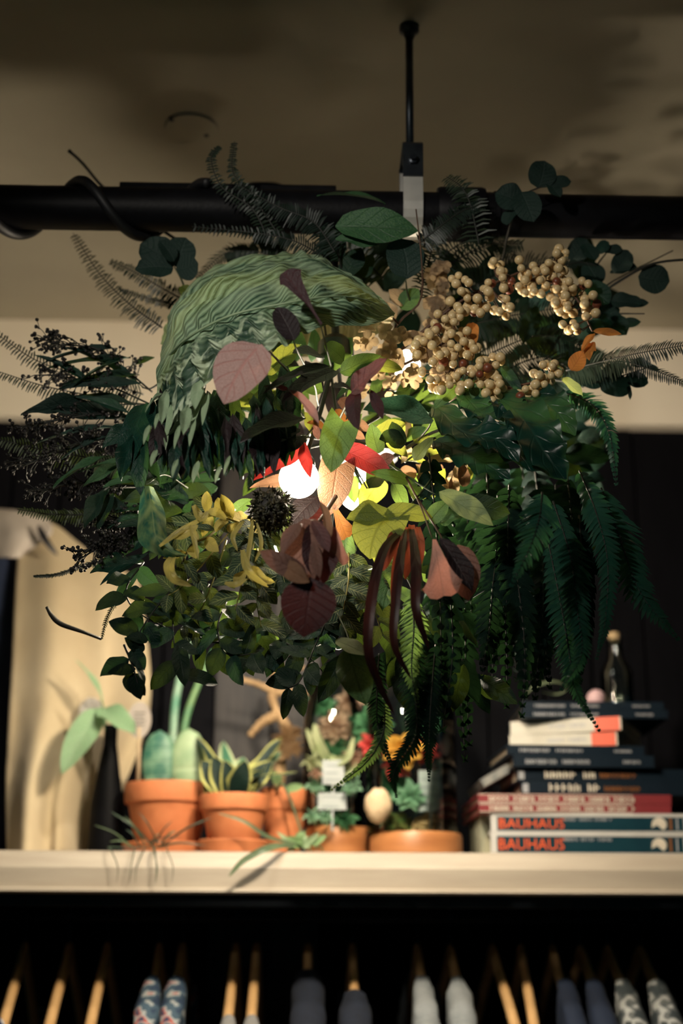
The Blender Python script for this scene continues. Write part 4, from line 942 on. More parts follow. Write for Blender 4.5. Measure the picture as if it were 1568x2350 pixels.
# the big pleated leaf over the lamp
rows = [[(352, 1000, 1.36), (430, 905, 1.30), (530, 812, 1.26), (640, 778, 1.24), (760, 748, 1.26), (850, 746, 1.30), (905, 724, 1.36)],
        [(362, 860, 1.40), (430, 780, 1.31), (530, 728, 1.275), (650, 700, 1.26), (760, 682, 1.27), (845, 692, 1.31), (905, 723, 1.37)],
        [(370, 800, 1.46), (410, 715, 1.40), (500, 648, 1.37), (630, 622, 1.36), (750, 632, 1.37), (842, 672, 1.375), (905, 722, 1.38)],
        [(374, 790, 1.53), (402, 700, 1.50), (482, 622, 1.48), (622, 580, 1.46), (747, 596, 1.45), (842, 658, 1.43), (905, 722, 1.39)]]
ro2 = [rows[3], [(380, 835, 1.58), (420, 765, 1.58), (500, 715, 1.58), (622, 690, 1.57), (745, 700, 1.55), (835, 735, 1.52), (900, 735, 1.42)], [(420, 890, 1.60), (470, 850, 1.61), (540, 835, 1.61), (650, 822, 1.60), (750, 815, 1.58), (830, 790, 1.54), (896, 748, 1.43)]]
def hood_part(rws, name, m, parent, nu, nv, amp, v0, v1, ragged=0.0):
    g = ribbon_grid(rws, nu, nv); vs, uv = [], []
    for j in range(nv):
        for i in range(nu):
            p = g[j][i]; u, v = i/(nu-1), v0 + (v1-v0)*j/(nv-1)
            du = g[j][min(i+1, nu-1)] - g[j][max(i-1, 0)]; dv_ = g[min(j+1, nv-1)][i] - g[max(j-1, 0)][i]
            nn = du.cross(dv_); nn = nn.normalized() if nn.length > 1e-9 else Vector((0, -1, 0))
            ph = (u*13 - abs(v-0.30)*9 + 1.5*noise.noise(Vector((u*5, v*5, 0))))*2*math.pi
            d = amp*math.sin(ph)*min(1, u*6)*min(1, (1-u)*5) + 0.005*noise.noise(Vector((u*9, v*7, 1)))
            if ragged and v < 0.34 and u < 0.62:
                k = (0.34-v)/0.34*(1-u/0.62)**0.5
                d += ragged*k*noise.noise(Vector((u*26, v*10, 4)))
                p = p + Vector((0, 0, -1.4*ragged*k*abs(math.sin(u*44+v*7))))
            vs.append(p + nn*d); uv.append((u, v))
    return MB().add(vs, grid_faces(nu, nv), uv).build(name, m, parent)
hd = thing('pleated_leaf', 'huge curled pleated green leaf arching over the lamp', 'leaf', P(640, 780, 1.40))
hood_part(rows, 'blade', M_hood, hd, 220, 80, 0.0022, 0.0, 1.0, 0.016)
hood_part(ro2, 'underside_blade', M_liner, hd, 120, 24, 0.0016, 1.0, 1.6)
stem(hd, [(372, 835, 1.405), (430, 776, 1.305), (530, 724, 1.268), (650, 697, 1.254), (760, 680, 1.264), (845, 690, 1.305), (903, 722, 1.37)], 4, mat('pale_midrib', (0.30, 0.40, 0.24), (0.24, 0.34, 0.19), 0.5), 30, 'midrib', 0.3)
stem(hd, [(372, 835, 1.405), (420, 900, 1.46), (560, 960, 1.50), (700, 1000, 1.48)], 5, M_stem, 14, 'stalk')

# the droopy pale lobes under its left edge
def sprig(name, label, cat, base, stems, leaves, sm=None, group=None, r=3):
    root = thing(name, label, cat, V(base), group)
    for s in stems: stem(root, s, r, sm or M_stem)
    for L_ in leaves:
        b, t, w, m = L_[:4]; shape = L_[4] if len(L_) > 4 else 'ovate'; n = L_[5] if len(L_) > 5 else None
        leaf(root, b, t, w, m, shape, n)
    return root
def Z(p, y): return (p[0], p[1], y)
M_lobe = leafmat('lit_torn_lobe', (0.40, 0.52, 0.33), (0.25, 0.38, 0.22), (0.50, 0.60, 0.42), 0.5, trans=0.1, mscale=80)  # lobes coloured paler to look caught by the spot
lb = sprig('torn_leaf', 'ragged drooping leaf with tips coloured as if lit hanging below the pleated leaf', 'leaf', (420, 900, 1.36), [[(420, 880, 1.38), (390, 950, 1.34), (400, 1040, 1.34)]],
   [((425, 905, 1.35), (372, 1000, 1.30), 34, M_lobe, 'lance'), ((470, 880, 1.34), (445, 945, 1.29), 20, M_lobe, 'lance'), ((455, 930, 1.34), (400, 985, 1.29), 40, M_lobe, 'ivy'), ((440, 950, 1.34), (425, 1025, 1.29), 26, M_lobe, 'lance'),
    ((400, 960, 1.36), (345, 985, 1.32), 18, M_lobe, 'lance'), ((400, 1010, 1.35), (350, 1040, 1.31), 16, M_lobe, 'lance'), ((410, 1030, 1.35), (408, 1080, 1.32), 18, M_lobe, 'lance'), ((445, 1030, 1.35), (448, 1085, 1.32), 20, M_lobe, 'lance'), ((380, 900, 1.37), (335, 925, 1.33), 15, M_lobe, 'lance'), ((490, 870, 1.33), (560, 830, 1.28), 22, M_lobe, 'lance'), ((430, 850, 1.33), (500, 810, 1.28), 24, M_lobe, 'lance')])
dk = thing('shaggy_leaf', 'very dark shaggy leaf mass beneath the pleated leaf', 'leaf', P(520, 1080, 1.36))
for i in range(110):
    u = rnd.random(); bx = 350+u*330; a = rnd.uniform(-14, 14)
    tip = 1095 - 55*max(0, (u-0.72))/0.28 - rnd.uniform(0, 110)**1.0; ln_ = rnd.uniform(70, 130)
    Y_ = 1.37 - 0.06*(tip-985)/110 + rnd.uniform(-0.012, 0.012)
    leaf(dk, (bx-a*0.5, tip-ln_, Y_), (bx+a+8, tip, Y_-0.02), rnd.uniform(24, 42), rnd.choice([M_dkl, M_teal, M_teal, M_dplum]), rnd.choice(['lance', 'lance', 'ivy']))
for (x_, y_, l_, w_) in ((425, 960, 60, 26), (440, 985, 50, 14), (405, 995, 40, 12), (352, 1045, 26, 14), (400, 1070, 34, 12), (448, 1075, 36, 15), (470, 930, 60, 16), (375, 930, 70, 24), (360, 960, 30, 12), (500, 1082, 28, 11), (335, 990, 30, 12), (452, 900, 56, 30), (520, 1060, 30, 10)):
    leaf(dk, (x_+8, y_-l_*0.5, 1.288), (x_-4, y_+l_*0.5, 1.268), w_, M_lobe, 'lance', (0.1, -1, 0.3), name='lit_tip')  # pale highlight flecks modelled as leaf tips
pe = sprig('pendent_leaf', 'teal green leaf with drooping pointed lobes at the left of the foliage', 'leaf', (330, 930, 1.42), [[(370, 900, 1.45), (330, 950, 1.40), (318, 1020, 1.39)]],
   [((335, 925, 1.40), (285, 1065, 1.35), 62, M_teal, 'ovate', (0.2, -1, 0.3)), ((320, 970, 1.39), (232, 1020, 1.38), 34, M_teal, 'lance'), ((318, 1000, 1.38), (325, 1112, 1.35), 46, M_teal, 'ovate'), ((305, 1000, 1.38), (272, 1090, 1.35), 32, M_teal, 'lance'), ((335, 1010, 1.39), (360, 1090, 1.37), 30, M_teal, 'lance'), ((330, 1010, 1.38), (333, 1060, 1.34), 20, M_teal, 'lance')])

# coloured leaves before the lamp
sprig('coleus_sprig', 'dusty pink broad leaf turned to the viewer below the pleated leaf', 'leaf', (600, 800, 1.25), [[(660, 850, 1.36), (615, 805, 1.26), (590, 798, 1.225)]], [((600, 790, 1.225), (512, 908, 1.215), 132, M_pink, 'ovate', (0.1, -1, 0.35))])
sprig('paddle_leaf', 'dark brown paddle shaped leaf standing before the pleated leaf', 'leaf', (738, 745, 1.22), [[(760, 840, 1.36), (745, 780, 1.25), (735, 742, 1.205)]], [((738, 745, 1.205), (655, 614, 1.20), 50, M_maroon, 'spat', (0.2, -1, 0.1))])
sprig('shadow_spot_leaf', 'round blackish leaf put in for the shadow under the pleated leaf rim', 'leaf', (670, 780, 1.25), [[(700, 840, 1.36), (680, 800, 1.26), (672, 775, 1.228)]], [((675, 782, 1.225), (640, 700, 1.215), 58, M_dplum, 'round', (0, -1, 0.2))])  # dark leaf placed where a round shadow lies
sprig('plum_leaf_sprig', 'nearly black plum leaves lying across the middle above the lamp', 'leaf', (700, 860, 1.30), [[(730, 930, 1.40), (720, 880, 1.33), (690, 860, 1.28)]],
   [((765, 840, 1.30), (612, 868, 1.26), 48, M_dplum, 'lance', (0, -1, 0.5)), ((775, 850, 1.32), (660, 890, 1.27), 60, M_dplum, 'ovate', (0, -1, 0.3)), ((740, 820, 1.34), (690, 790, 1.3), 50, M_dplum, 'ovate'), ((700, 960, 1.33), (560, 985, 1.28), 70, M_dplum, 'ovate', (0, -1, 0.5)), ((690, 985, 1.34), (530, 1025, 1.30), 80, M_dplum, 'ovate', (0, -1, 0.5)), ((700, 1000, 1.35), (600, 1060, 1.31), 64, M_dplum, 'ovate')])
sprig('narrow_pink_leaf', 'narrow pink leaf seen edge on above the red leaves', 'leaf', (660, 893, 1.28), [[(640, 890, 1.34), (650, 890, 1.30)]], [((660, 893, 1.28), (742, 945, 1.26), 24, M_pink, 'lance', (0.3, -0.7, 0.8)), ((670, 900, 1.29), (610, 880, 1.28), 20, M_maroon, 'lance')])
sprig('plum_pair', 'plum coloured folded leaf with a dark leaf below, right of centre', 'leaf', (815, 900, 1.30), [[(780, 960, 1.40), (800, 920, 1.33), (812, 900, 1.29)]],
   [((805, 905, 1.29), (878, 818, 1.26), 62, M_plum, 'ovate', (-0.5, -1, 0.2)), ((815, 895, 1.29), (812, 968, 1.265), 46, M_maroon, 'ovate'), ((850, 895, 1.28), (882, 950, 1.27), 26, M_maroon, 'lance'), ((812, 895, 1.30), (768, 880, 1.28), 40, M_dplum, 'ovate')])
sprig('broad_green_leaf', 'broad dark green leaf below the dried petals, right of centre', 'leaf', (1000, 950, 1.34), [[(960, 1010, 1.42), (985, 980, 1.37), (990, 960, 1.335)]], [((995, 965, 1.335), (850, 918, 1.30), 100, M_lit, 'ovate', (0.1, -1, 0.45))])
sprig('ivy_leaf', 'small green ivy leaf hanging in front of the glowing bulb', 'leaf', (795, 960, 1.33), [[(810, 930, 1.40), (800, 945, 1.35), (795, 962, 1.33)]], [((790, 968, 1.33), (764, 1066, 1.31), 82, M_green, 'heart', (0.1, -1, 0.25))])
sprig('scarlet_leaf_left', 'scarlet leaf arching over the left of the glowing globe', 'leaf', (700, 1010, 1.37), [[(720, 980, 1.42), (705, 1000, 1.38)]], [((702, 1018, 1.37), (588, 1085, 1.345), 66, M_redl, 'ovate', (0, -1, 0.1)), ((695, 1010, 1.36), (710, 1092, 1.35), 28, M_redl, 'lance')]).name = 'scarlet_leaf'
sprig('scarlet_leaf', 'bright scarlet pointed leaf right of the glowing globe', 'leaf', (780, 1030, 1.40), [[(770, 1000, 1.45), (778, 1020, 1.41)]], [((778, 1028, 1.40), (895, 1072, 1.375), 58, M_redl, 'ovate', (0, -1, 0.2)), ((870, 1060, 1.40), (902, 1045, 1.39), 30, M_brown, 'ovate')])
sprig('tan_heart_leaf', 'tan heart shaped leaf lit beside the glowing globe', 'leaf', (790, 1045, 1.40), [[(800, 1010, 1.45), (795, 1035, 1.41)]], [((775, 1068, 1.395), (758, 1168, 1.385), 84, M_tan, 'heart', (0, -1, 0.1)), ((690, 1105, 1.435), (580, 1100, 1.42), 44, M_tan, 'ovate', (0, -1, 0.4)), ((760, 1150, 1.40), (798, 1225, 1.38), 44, M_orl, 'notch', (0, -1, 0.1))])
sprig('lime_leaf_sprig', 'lime green backlit leaves glimpsed under the pleated leaf', 'leaf', (650, 880, 1.42), [[(700, 960, 1.46), (660, 900, 1.43), (640, 850, 1.42)]],
   [((610, 860, 1.40), (680, 782, 1.38), 62, M_lime), ((640, 900, 1.41), (580, 935, 1.40), 60, M_lime), ((700, 930, 1.42), (600, 920, 1.40), 66, M_lime), ((690, 960, 1.42), (610, 955, 1.41), 50, M_lime), ((740, 900, 1.42), (640, 850, 1.40), 60, M_green), ((720, 1000, 1.44), (705, 945, 1.42), 40, M_lime)])
sprig('green_leaf_sprig', 'green leaves around the lamp holder under the pleated leaf', 'leaf', (800, 850, 1.40), [[(790, 950, 1.45), (800, 880, 1.42), (830, 840, 1.40)]],
   [((780, 855, 1.38), (860, 815, 1.35), 44, M_green), ((860, 855, 1.38), (770, 890, 1.36), 46, M_teal), ((840, 830, 1.40), (920, 845, 1.38), 40, M_lime), ((790, 830, 1.38), (752, 790, 1.36), 54, M_dkl, 'round')])
sprig('amber_leaf_sprig', 'small amber and brown leaves above the ivy leaf', 'leaf', (760, 960, 1.44), [[(770, 1010, 1.46), (760, 960, 1.43)]],
   [((750, 985, 1.42), (712, 965, 1.40), 26, M_orl), ((770, 940, 1.42), (800, 985, 1.40), 26, M_orl), ((780, 915, 1.42), (812, 940, 1.4), 30, M_brown), ((730, 1010, 1.42), (722, 950, 1.40), 20, M_brown), ((800, 960, 1.42), (850, 985, 1.41), 26, M_tan), ((800, 990, 1.43), (835, 1000, 1.42), 24, M_tan)])
sprig('lime_heart_leaf', 'large yellow green heart leaf with dark veins below the scarlet leaf', 'leaf', (900, 1190, 1.36), [[(990, 1100, 1.40), (950, 1150, 1.38), (905, 1195, 1.355)]],
   [((905, 1185, 1.36), (798, 1180, 1.345), 70, M_lime, 'ovate', (0, -1, 0.7)), ((880, 1180, 1.36), (990, 1165, 1.35), 62, M_lime, 'ovate', (0, -1, 0.7)), ((885, 1188, 1.352), (850, 1268, 1.335), 118, M_lime, 'heart', (0, -1, 0.3))])
sprig('pale_leaf_sprig', 'pale green pointed leaf facing the viewer right of the lamp', 'leaf', (1010, 1140, 1.34), [[(860, 1040, 1.44), (930, 1090, 1.38), (1000, 1135, 1.35)]],
   [((1008, 1130, 1.34), (1132, 1182, 1.315), 56, M_paleg, 'ovate', (0.1, -1, 0.4)), ((1060, 1150, 1.36), (1170, 1175, 1.35), 58, M_dkl, 'ovate'), ((1010, 1200, 1.37), (1080, 1165, 1.35), 56, M_green, 'ovate'), ((950, 1110, 1.38), (860, 1080, 1.36), 34, M_green, 'lance'), ((985, 1200, 1.37), (1020, 1150, 1.35), 44, M_green)])
sprig('bent_green_leaf', 'grey green folded leaf right of the scarlet leaf', 'leaf', (990, 1010, 1.38), [[(930, 1060, 1.44), (970, 1030, 1.40)]], [((950, 1058, 1.37), (990, 1000, 1.36), 44, M_paleg, 'ovate', (-0.5, -1, 0.3)), ((930, 1010, 1.40), (880, 1000, 1.38), 50, M_dkl), ((870, 1040, 1.41), (850, 985, 1.38), 44, M_green), ((920, 1030, 1.41), (900, 975, 1.39), 44, M_dkl)])
dl = thing('dried_leaf_cluster', 'crumpled tan dried leaves lit from behind right of the lamp', 'leaf', P(1000, 1060, 1.44))
for i in range(26):
    x_, y_ = rnd.uniform(905, 1080), rnd.uniform(985, 1125); a = rnd.uniform(0, 6.28)
    leaf(dl, (x_, y_, rnd.uniform(1.43, 1.48)), (x_+42*math.cos(a), y_+42*math.sin(a), rnd.uniform(1.41, 1.47)), rnd.uniform(26, 44), rnd.choice([M_dry, M_dry, M_tan, M_lime]), rnd.choice(['ovate', 'round', 'ivy']))
# big bract flower
fl = thing('bract_flower', 'dark maroon drooping flower with brown bracts below the globe', 'flower', P(720, 1250, 1.27))
stem(fl, [(770, 1140, 1.38), (745, 1180, 1.32), (720, 1220, 1.29), (712, 1300, 1.28)], 6, M_stemb)
for b, t, w, m_, s_, n_ in (((715, 1325, 1.255), (700, 1452, 1.25), 128, M_maroon, 'ovate', (0.1, -1, 0.15)), ((700, 1190, 1.28), (690, 1325, 1.245), 110, M_brown, 'ovate', (-0.5, -1, 0.5)), ((735, 1195, 1.28), (745, 1330, 1.25), 90, M_maroon, 'ovate', (0.4, -1, 0.4)),
        ((705, 1320, 1.25), (598, 1272, 1.235), 50, M_brown, 'ovate', (0, -1, -0.5)), ((640, 1290, 1.25), (700, 1330, 1.235), 44, M_tan, 'lance', (0, -1, -0.3)), ((690, 1200, 1.27), (640, 1255, 1.255), 50, M_brown, 'ovate', (-0.5, -1, 0.6)), ((715, 1195, 1.26), (760, 1250, 1.245), 36, M_plum, 'lance', (0.3, -1, 0.5)), ((735, 1150, 1.27), (770, 1230, 1.25), 22, M_tan, 'lance', (0.8, -1, 0.2)), ((770, 1210, 1.27), (790, 1290, 1.26), 40, M_pink2, 'spat', (0.3, -1, 0.1)), ((720, 1240, 1.25), (735, 1320, 1.245), 26, M_brown, 'lance', (0, -1, 0.2))):
    leaf(fl, b, t, w, m_, s_, n_, name='bract')
sprig('rose_leaf_fan', 'rose pink notched leaf with dark and orange leaves behind it', 'leaf', (990, 1220, 1.30), [[(930, 1090, 1.38), (965, 1160, 1.33), (992, 1235, 1.29)], [(950, 1130, 1.36), (1000, 1210, 1.31), (1020, 1245, 1.30)]],
   [((997, 1238, 1.285), (1022, 1366, 1.27), 96, M_pink2, 'notch', (-0.1, -1, 0.2)), ((1010, 1235, 1.295), (1095, 1345, 1.285), 52, M_dplum, 'lance', (0.6, -1, 0.1)), ((1050, 1250, 1.30), (1085, 1368, 1.295), 84, M_brown, 'ovate', (0.2, -1, 0.2))], M_stemb)
rs_ = thing('red_strap_plant', 'long dark red strap leaves hanging down the centre', 'plant', P(930, 1220, 1.33))
M_rstrap = leafmat('red_strap', (0.13, 0.020, 0.018), (0.24, 0.05, 0.028), (0.35, 0.10, 0.05), 0.3, 2, 0.2, 0.10, tcol=(0.6, 0.12, 0.05))
M_dstrap = leafmat('dark_strap', (0.022, 0.010, 0.010), (0.04, 0.012, 0.012), (0.05, 0.02, 0.02), 0.3, 2, 0.2, 0.02, tcol=(0.3, 0.06, 0.03))
for pts, w, m_ in (([(925, 1215, 1.36), (880, 1265, 1.30), (852, 1380, 1.27), (845, 1490, 1.27), (870, 1570, 1.29), (905, 1640, 1.31)], 26, M_dstrap), ([(930, 1215, 1.36), (918, 1290, 1.30), (908, 1380, 1.28), (905, 1480, 1.28), (945, 1560, 1.3)], 24, M_dstrap), ([(945, 1215, 1.36), (955, 1300, 1.30), (955, 1400, 1.28), (985, 1490, 1.3)], 26, M_dstrap),
      ([(920, 1210, 1.36), (900, 1250, 1.33), (880, 1310, 1.31)], 34, M_rstrap), ([(945, 1205, 1.37), (945, 1260, 1.33), (930, 1330, 1.31)], 30, M_rstrap), ([(960, 1210, 1.37), (965, 1260, 1.33), (960, 1310, 1.32)], 22, M_rstrap), ([(935, 1210, 1.37), (915, 1270, 1.33), (905, 1330, 1.31), (900, 1400, 1.3)], 20, M_rstrap)):
    strap(rs_, pts, w, m_)
sprig('hanging_green_leaf', 'green leaf with yellow base hanging at the bottom centre', 'leaf', (810, 1470, 1.36), [[(760, 1380, 1.42), (790, 1440, 1.38), (805, 1480, 1.36)]],
   [((800, 1485, 1.355), (838, 1612, 1.34), 80, M_green, 'ovate', (-0.2, -1, 0.2)), ((770, 1470, 1.36), (842, 1488, 1.34), 40, M_paleg, 'ovate', (0, -1, 0.8)), ((790, 1500, 1.38), (735, 1610, 1.37), 54, M_dkl, 'lance')])

# pothos, nerve plants
sprig('marbled_leaf_vine', 'curled green and cream marbled leaf at the left', 'leaf', (345, 1110, 1.38), [[(430, 1120, 1.44), (380, 1090, 1.40), (345, 1105, 1.37)]], [])
pv = [o for o in COL.objects if o.get('label') == 'curled green and cream marbled leaf at the left'][0]
g = ribbon_grid([[(325, 1118, 1.37), (318, 1180, 1.36), (320, 1245, 1.35), (380, 1278, 1.345), (432, 1276, 1.35)], [(340, 1115, 1.36), (350, 1180, 1.34), (358, 1230, 1.335), (390, 1265, 1.34), (432, 1276, 1.35)], [(352, 1118, 1.375), (378, 1175, 1.36), (383, 1225, 1.355), (395, 1255, 1.35), (432, 1276, 1.35)]], 40, 14)
MB().add([p for r_ in g for p in r_], grid_faces(40, 14), [(j/13, i/39) for j in range(14) for i in range(40)]).build('leaf', M_pothos, pv)
def vine(name, label, cat, pts, leaves_n, size, mats, sm, Yj=0.02, spread=40, shape='ovate', group=None, r=2.5, name_leaf='leaf'):
    root = thing(name, label, cat, V(pts[0]), group)
    c = catmull([V(p) for p in pts], 24)
    MB().tube(c, [px2m(r, p)*(1-0.5*i/23) for i, p in enumerate(c)], 6).build('stem', sm, root)
    for i in range(leaves_n):
        p = c[min(23, int((i+0.8)/leaves_n*23))]; s = 1 if i % 2 else -1
        a = rnd.uniform(-1, 1)
        tg_ = (c[min(23, int((i+0.8)/leaves_n*23)+1)] - c[max(0, int((i+0.8)/leaves_n*23)-1)]).normalized()
        sd = tg_.cross(Vector((0, -1, 0.2))).normalized()*s
        d = (sd*0.9 + tg_*rnd.uniform(0.2, 0.8) + Vector((0, rnd.uniform(-0.6, 0.3), rnd.uniform(-0.3, 0.2)))).normalized()
        L_ = px2m(size*rnd.uniform(0.75, 1.2), p)
        leaf(root, p, p + d*L_, size*rnd.uniform(0.42, 0.6), rnd.choice(mats), shape)
    return root
NV = [([(560, 1190, 1.42), (520, 1230, 1.39), (470, 1290, 1.38), (420, 1345, 1.37), (380, 1370, 1.38)], 'nerve plant strand with white veined leaves trailing to the lower left'),
      ([(600, 1200, 1.41), (580, 1260, 1.37), (560, 1320, 1.36), (540, 1400, 1.37)], 'nerve plant strand hanging straight beside the maroon flower'),
      ([(540, 1170, 1.42), (490, 1180, 1.40), (440, 1200, 1.39), (400, 1240, 1.39)], 'nerve plant strand beside the marbled leaf'),
      ([(590, 1260, 1.42), (600, 1320, 1.40), (590, 1380, 1.40), (600, 1440, 1.41)], 'nerve plant strand directly left of the maroon petal'),
      ([(520, 1240, 1.43), (490, 1330, 1.41), (460, 1400, 1.41), (420, 1440, 1.42)], 'nerve plant strand low in the left foliage'),
      ([(800, 1270, 1.43), (800, 1330, 1.40), (790, 1390, 1.40), (780, 1440, 1.41)], 'nerve plant strand right of the maroon flower'),
      ([(870, 1280, 1.43), (850, 1340, 1.42), (860, 1400, 1.42), (880, 1460, 1.42)], 'nerve plant strand behind the red straps')]
for pts, lab in NV: vine('nerve_plant', lab, 'plant', pts, 11, 62, [M_nerve], M_stemy, group='nerve plant strands in the foliage')
vine('golden_vine', 'yellow lit vine with slim leaves left of the globe', 'plant', [(600, 1180, 1.42), (560, 1200, 1.38), (520, 1190, 1.37), (470, 1180, 1.37)], 10, 55, [M_nervey], M_stemy, r=3.5, shape='lance')
vine('golden_vine', 'yellow lit vine falling left of the maroon flower', 'plant', [(590, 1180, 1.41), (575, 1230, 1.36), (565, 1290, 1.345), (570, 1330, 1.35)], 9, 58, [M_nervey, M_nerve], M_stemy, r=4, shape='lance')
vine('golden_vine', 'yellow stemmed hairy vine pointing to the lower left', 'plant', [(520, 1190, 1.39), (480, 1230, 1.36), (440, 1250, 1.355), (420, 1290, 1.36)], 7, 50, [M_nervey, M_nerve], M_stemy, r=4, shape='lance')
strap(thing('curled_yellow_leaf', 'curled pale yellow leaf low in the left foliage', 'leaf', P(395, 1275, 1.35)), [(400, 1272, 1.35), (388, 1300, 1.335), (400, 1330, 1.33), (440, 1345, 1.34)], 26, M_nervey)
gc = thing('golden_vine', 'pale golden curling stems and slim leaves left of the moss ball', 'plant', P(560, 1190, 1.37))
for pts, w in (([(444, 1160, 1.33), (463, 1190, 1.33), (478, 1172, 1.33)], 22), ([(366, 1254, 1.335), (420, 1215, 1.33), (490, 1178, 1.335)], 15), ([(436, 1205, 1.33), (446, 1240, 1.325), (455, 1284, 1.325)], 13), ([(580, 1190, 1.34), (574, 1250, 1.33), (563, 1326, 1.325)], 11), ([(556, 1262, 1.33), (572, 1313, 1.32), (616, 1348, 1.325)], 20), ([(516, 1338, 1.33), (540, 1342, 1.325), (568, 1328, 1.325)], 15), ([(398, 1232, 1.335), (425, 1225, 1.33), (455, 1205, 1.33)], 28), ([(478, 1172, 1.335), (500, 1178, 1.33), (520, 1192, 1.335)], 24), ([(560, 1195, 1.34), (535, 1230, 1.33), (545, 1265, 1.33)], 13), ([(590, 1200, 1.34), (600, 1250, 1.335), (585, 1290, 1.33)], 10)):
    strap(gc, pts, w, M_nervey, name='curl', nt=12)
# dark privet-like strands at the bottom
DS = [([(420, 1330, 1.42), (370, 1380, 1.40), (310, 1470, 1.39), (285, 1560, 1.38)], 9, 'dark leafy strand hanging lowest at the left'),
      ([(430, 1330, 1.43), (400, 1400, 1.41), (400, 1480, 1.40), (420, 1560, 1.40)], 7, 'dark leafy strand reaching down over the tall canes'),
      ([(520, 1380, 1.43), (500, 1440, 1.41), (520, 1500, 1.41), (590, 1500, 1.40)], 10, 'dark leafy strand under the nerve plants'),
      ([(330, 1290, 1.45), (290, 1350, 1.43), (310, 1400, 1.42), (380, 1440, 1.42)], 8, 'dark narrow leaved strand in front of the canvas'),
      ([(760, 1400, 1.43), (720, 1490, 1.41), (690, 1560, 1.40), (660, 1580, 1.40)], 9, 'dark leafy strand hanging over the driftwood'),
      ([(650, 1400, 1.44), (640, 1460, 1.42), (700, 1500, 1.41), (740, 1540, 1.41)], 9, 'dark leafy strand below the maroon petal'),
      ([(480, 1340, 1.46), (440, 1410, 1.45), (470, 1470, 1.45), (560, 1470, 1.45)], 12, 'broad dark leaves above the tall canes')]
for pts, n, lab in DS: vine('evergreen_strand', lab, 'plant', pts, n, 78, [M_dkl, M_dkl, M_teal], M_stemd, group='dark strands along the bottom')
sprig('privet_tip', 'pair of glossy dark oval leaves at the lower left tip', 'leaf', (300, 1540, 1.38), [[(285, 1480, 1.39), (305, 1530, 1.38), (322, 1590, 1.375)]],
   [((312, 1535, 1.38), (250, 1537, 1.37), 34, M_dkl, 'ovate', (0, -1, 0.3)), ((305, 1545, 1.38), (322, 1600, 1.37), 36, M_dkl, 'ovate', (0.1, -1, 0.2)), ((320, 1490, 1.39), (292, 1462, 1.38), 34, M_dkl), ((300, 1505, 1.39), (335, 1560, 1.37), 26, M_dkl, 'lance'), ((410, 1480, 1.39), (425, 1570, 1.38), 42, M_dkl, 'ovate', (0.1, -1, 0.2)), ((340, 1470, 1.39), (295, 1455, 1.38), 40, M_dkl), ((315, 1500, 1.39), (318, 1470, 1.38), 30, M_dkl)], M_stemd)

# eucalyptus
sprig('eucalyptus_sprig', 'round leaved eucalyptus behind the upper left of the pleated leaf', 'leaf', (430, 690, 1.52), [[(440, 720, 1.53), (420, 650, 1.51), (400, 612, 1.50)]],
   [((398, 612, 1.50), (325, 555, 1.485), 78, M_euc, 'round', (0, -1, 0.1)), ((398, 616, 1.495), (315, 610, 1.48), 66, M_euc, 'round', (0, -1, 0.1)), ((402, 612, 1.50), (425, 545, 1.485), 72, M_euc, 'round', (0.2, -1, 0.1)), ((405, 620, 1.50), (450, 600, 1.49), 66, M_euc, 'round'), ((400, 600, 1.49), (370, 550, 1.475), 44, M_euc, 'round'), ((418, 655, 1.5), (445, 685, 1.49), 36, M_lime, 'round')])
sprig('eucalyptus_sprig', 'round leaved eucalyptus rising above the pipe at the right', 'leaf', (1180, 600, 1.50), [[(1150, 620, 1.52), (1170, 520, 1.45), (1200, 450, 1.44), (1270, 420, 1.44)]],
   [((1235, 432, 1.44), (1250, 366, 1.43), 66, M_euc, 'round', (0, -1, 0)), ((1200, 470, 1.44), (1140, 440, 1.43), 66, M_euc, 'round', (0, -1, 0)), ((1195, 440, 1.435), (1225, 492, 1.42), 66, M_euc, 'round', (0, -1, 0)), ((1255, 425, 1.44), (1308, 408, 1.43), 34, M_euc, 'round'), ((1258, 420, 1.44), (1288, 445, 1.43), 32, M_euc, 'round'), ((1180, 480, 1.44), (1160, 510, 1.435), 40, M_euc, 'round')], M_stemd)
sprig('eucalyptus_sprig', 'large spray of round eucalyptus leaves at the upper right', 'leaf', (1290, 780, 1.52), [[(1250, 830, 1.53), (1320, 720, 1.52), (1400, 650, 1.51), (1545, 575, 1.50)], [(1350, 690, 1.52), (1365, 620, 1.51), (1400, 570, 1.5)], [(1330, 720, 1.52), (1410, 720, 1.51), (1480, 720, 1.5)]],
   [((1465, 635, 1.5), (1537, 640, 1.49), 72, M_euc, 'round', (0, -1, 0)), ((1412, 628, 1.5), (1442, 572, 1.49), 48, M_euc, 'round', (0, -1, 0)), ((1400, 625, 1.51), (1455, 600, 1.49), 40, M_euc, 'round'), ((1375, 655, 1.51), (1350, 600, 1.5), 58, M_euc, 'round', (0, -1, 0)), ((1385, 575, 1.5), (1428, 568, 1.49), 30, M_euc, 'round'), ((1370, 580, 1.5), (1395, 553, 1.49), 30, M_teal, 'round'), ((1345, 650, 1.5), (1400, 685, 1.49), 60, M_teal, 'round'), ((1400, 690, 1.5), (1475, 690, 1.49), 54, M_euc, 'round'), ((1385, 720, 1.5), (1440, 760, 1.49), 60, M_teal, 'round'), ((1310, 600, 1.51), (1345, 545, 1.5), 52, M_euc, 'round'), ((1340, 560, 1.5), (1370, 590, 1.49), 44, M_euc, 'round'), ((1440, 700, 1.5), (1488, 690, 1.49), 22, M_euc, 'lance'), ((1420, 745, 1.5), (1470, 735, 1.49), 24, M_teal, 'lance'), ((1360, 720, 1.51), (1420, 700, 1.5), 60, M_euc, 'round'), ((1345, 760, 1.51), (1400, 740, 1.5), 50, M_teal, 'round')], M_stemd)
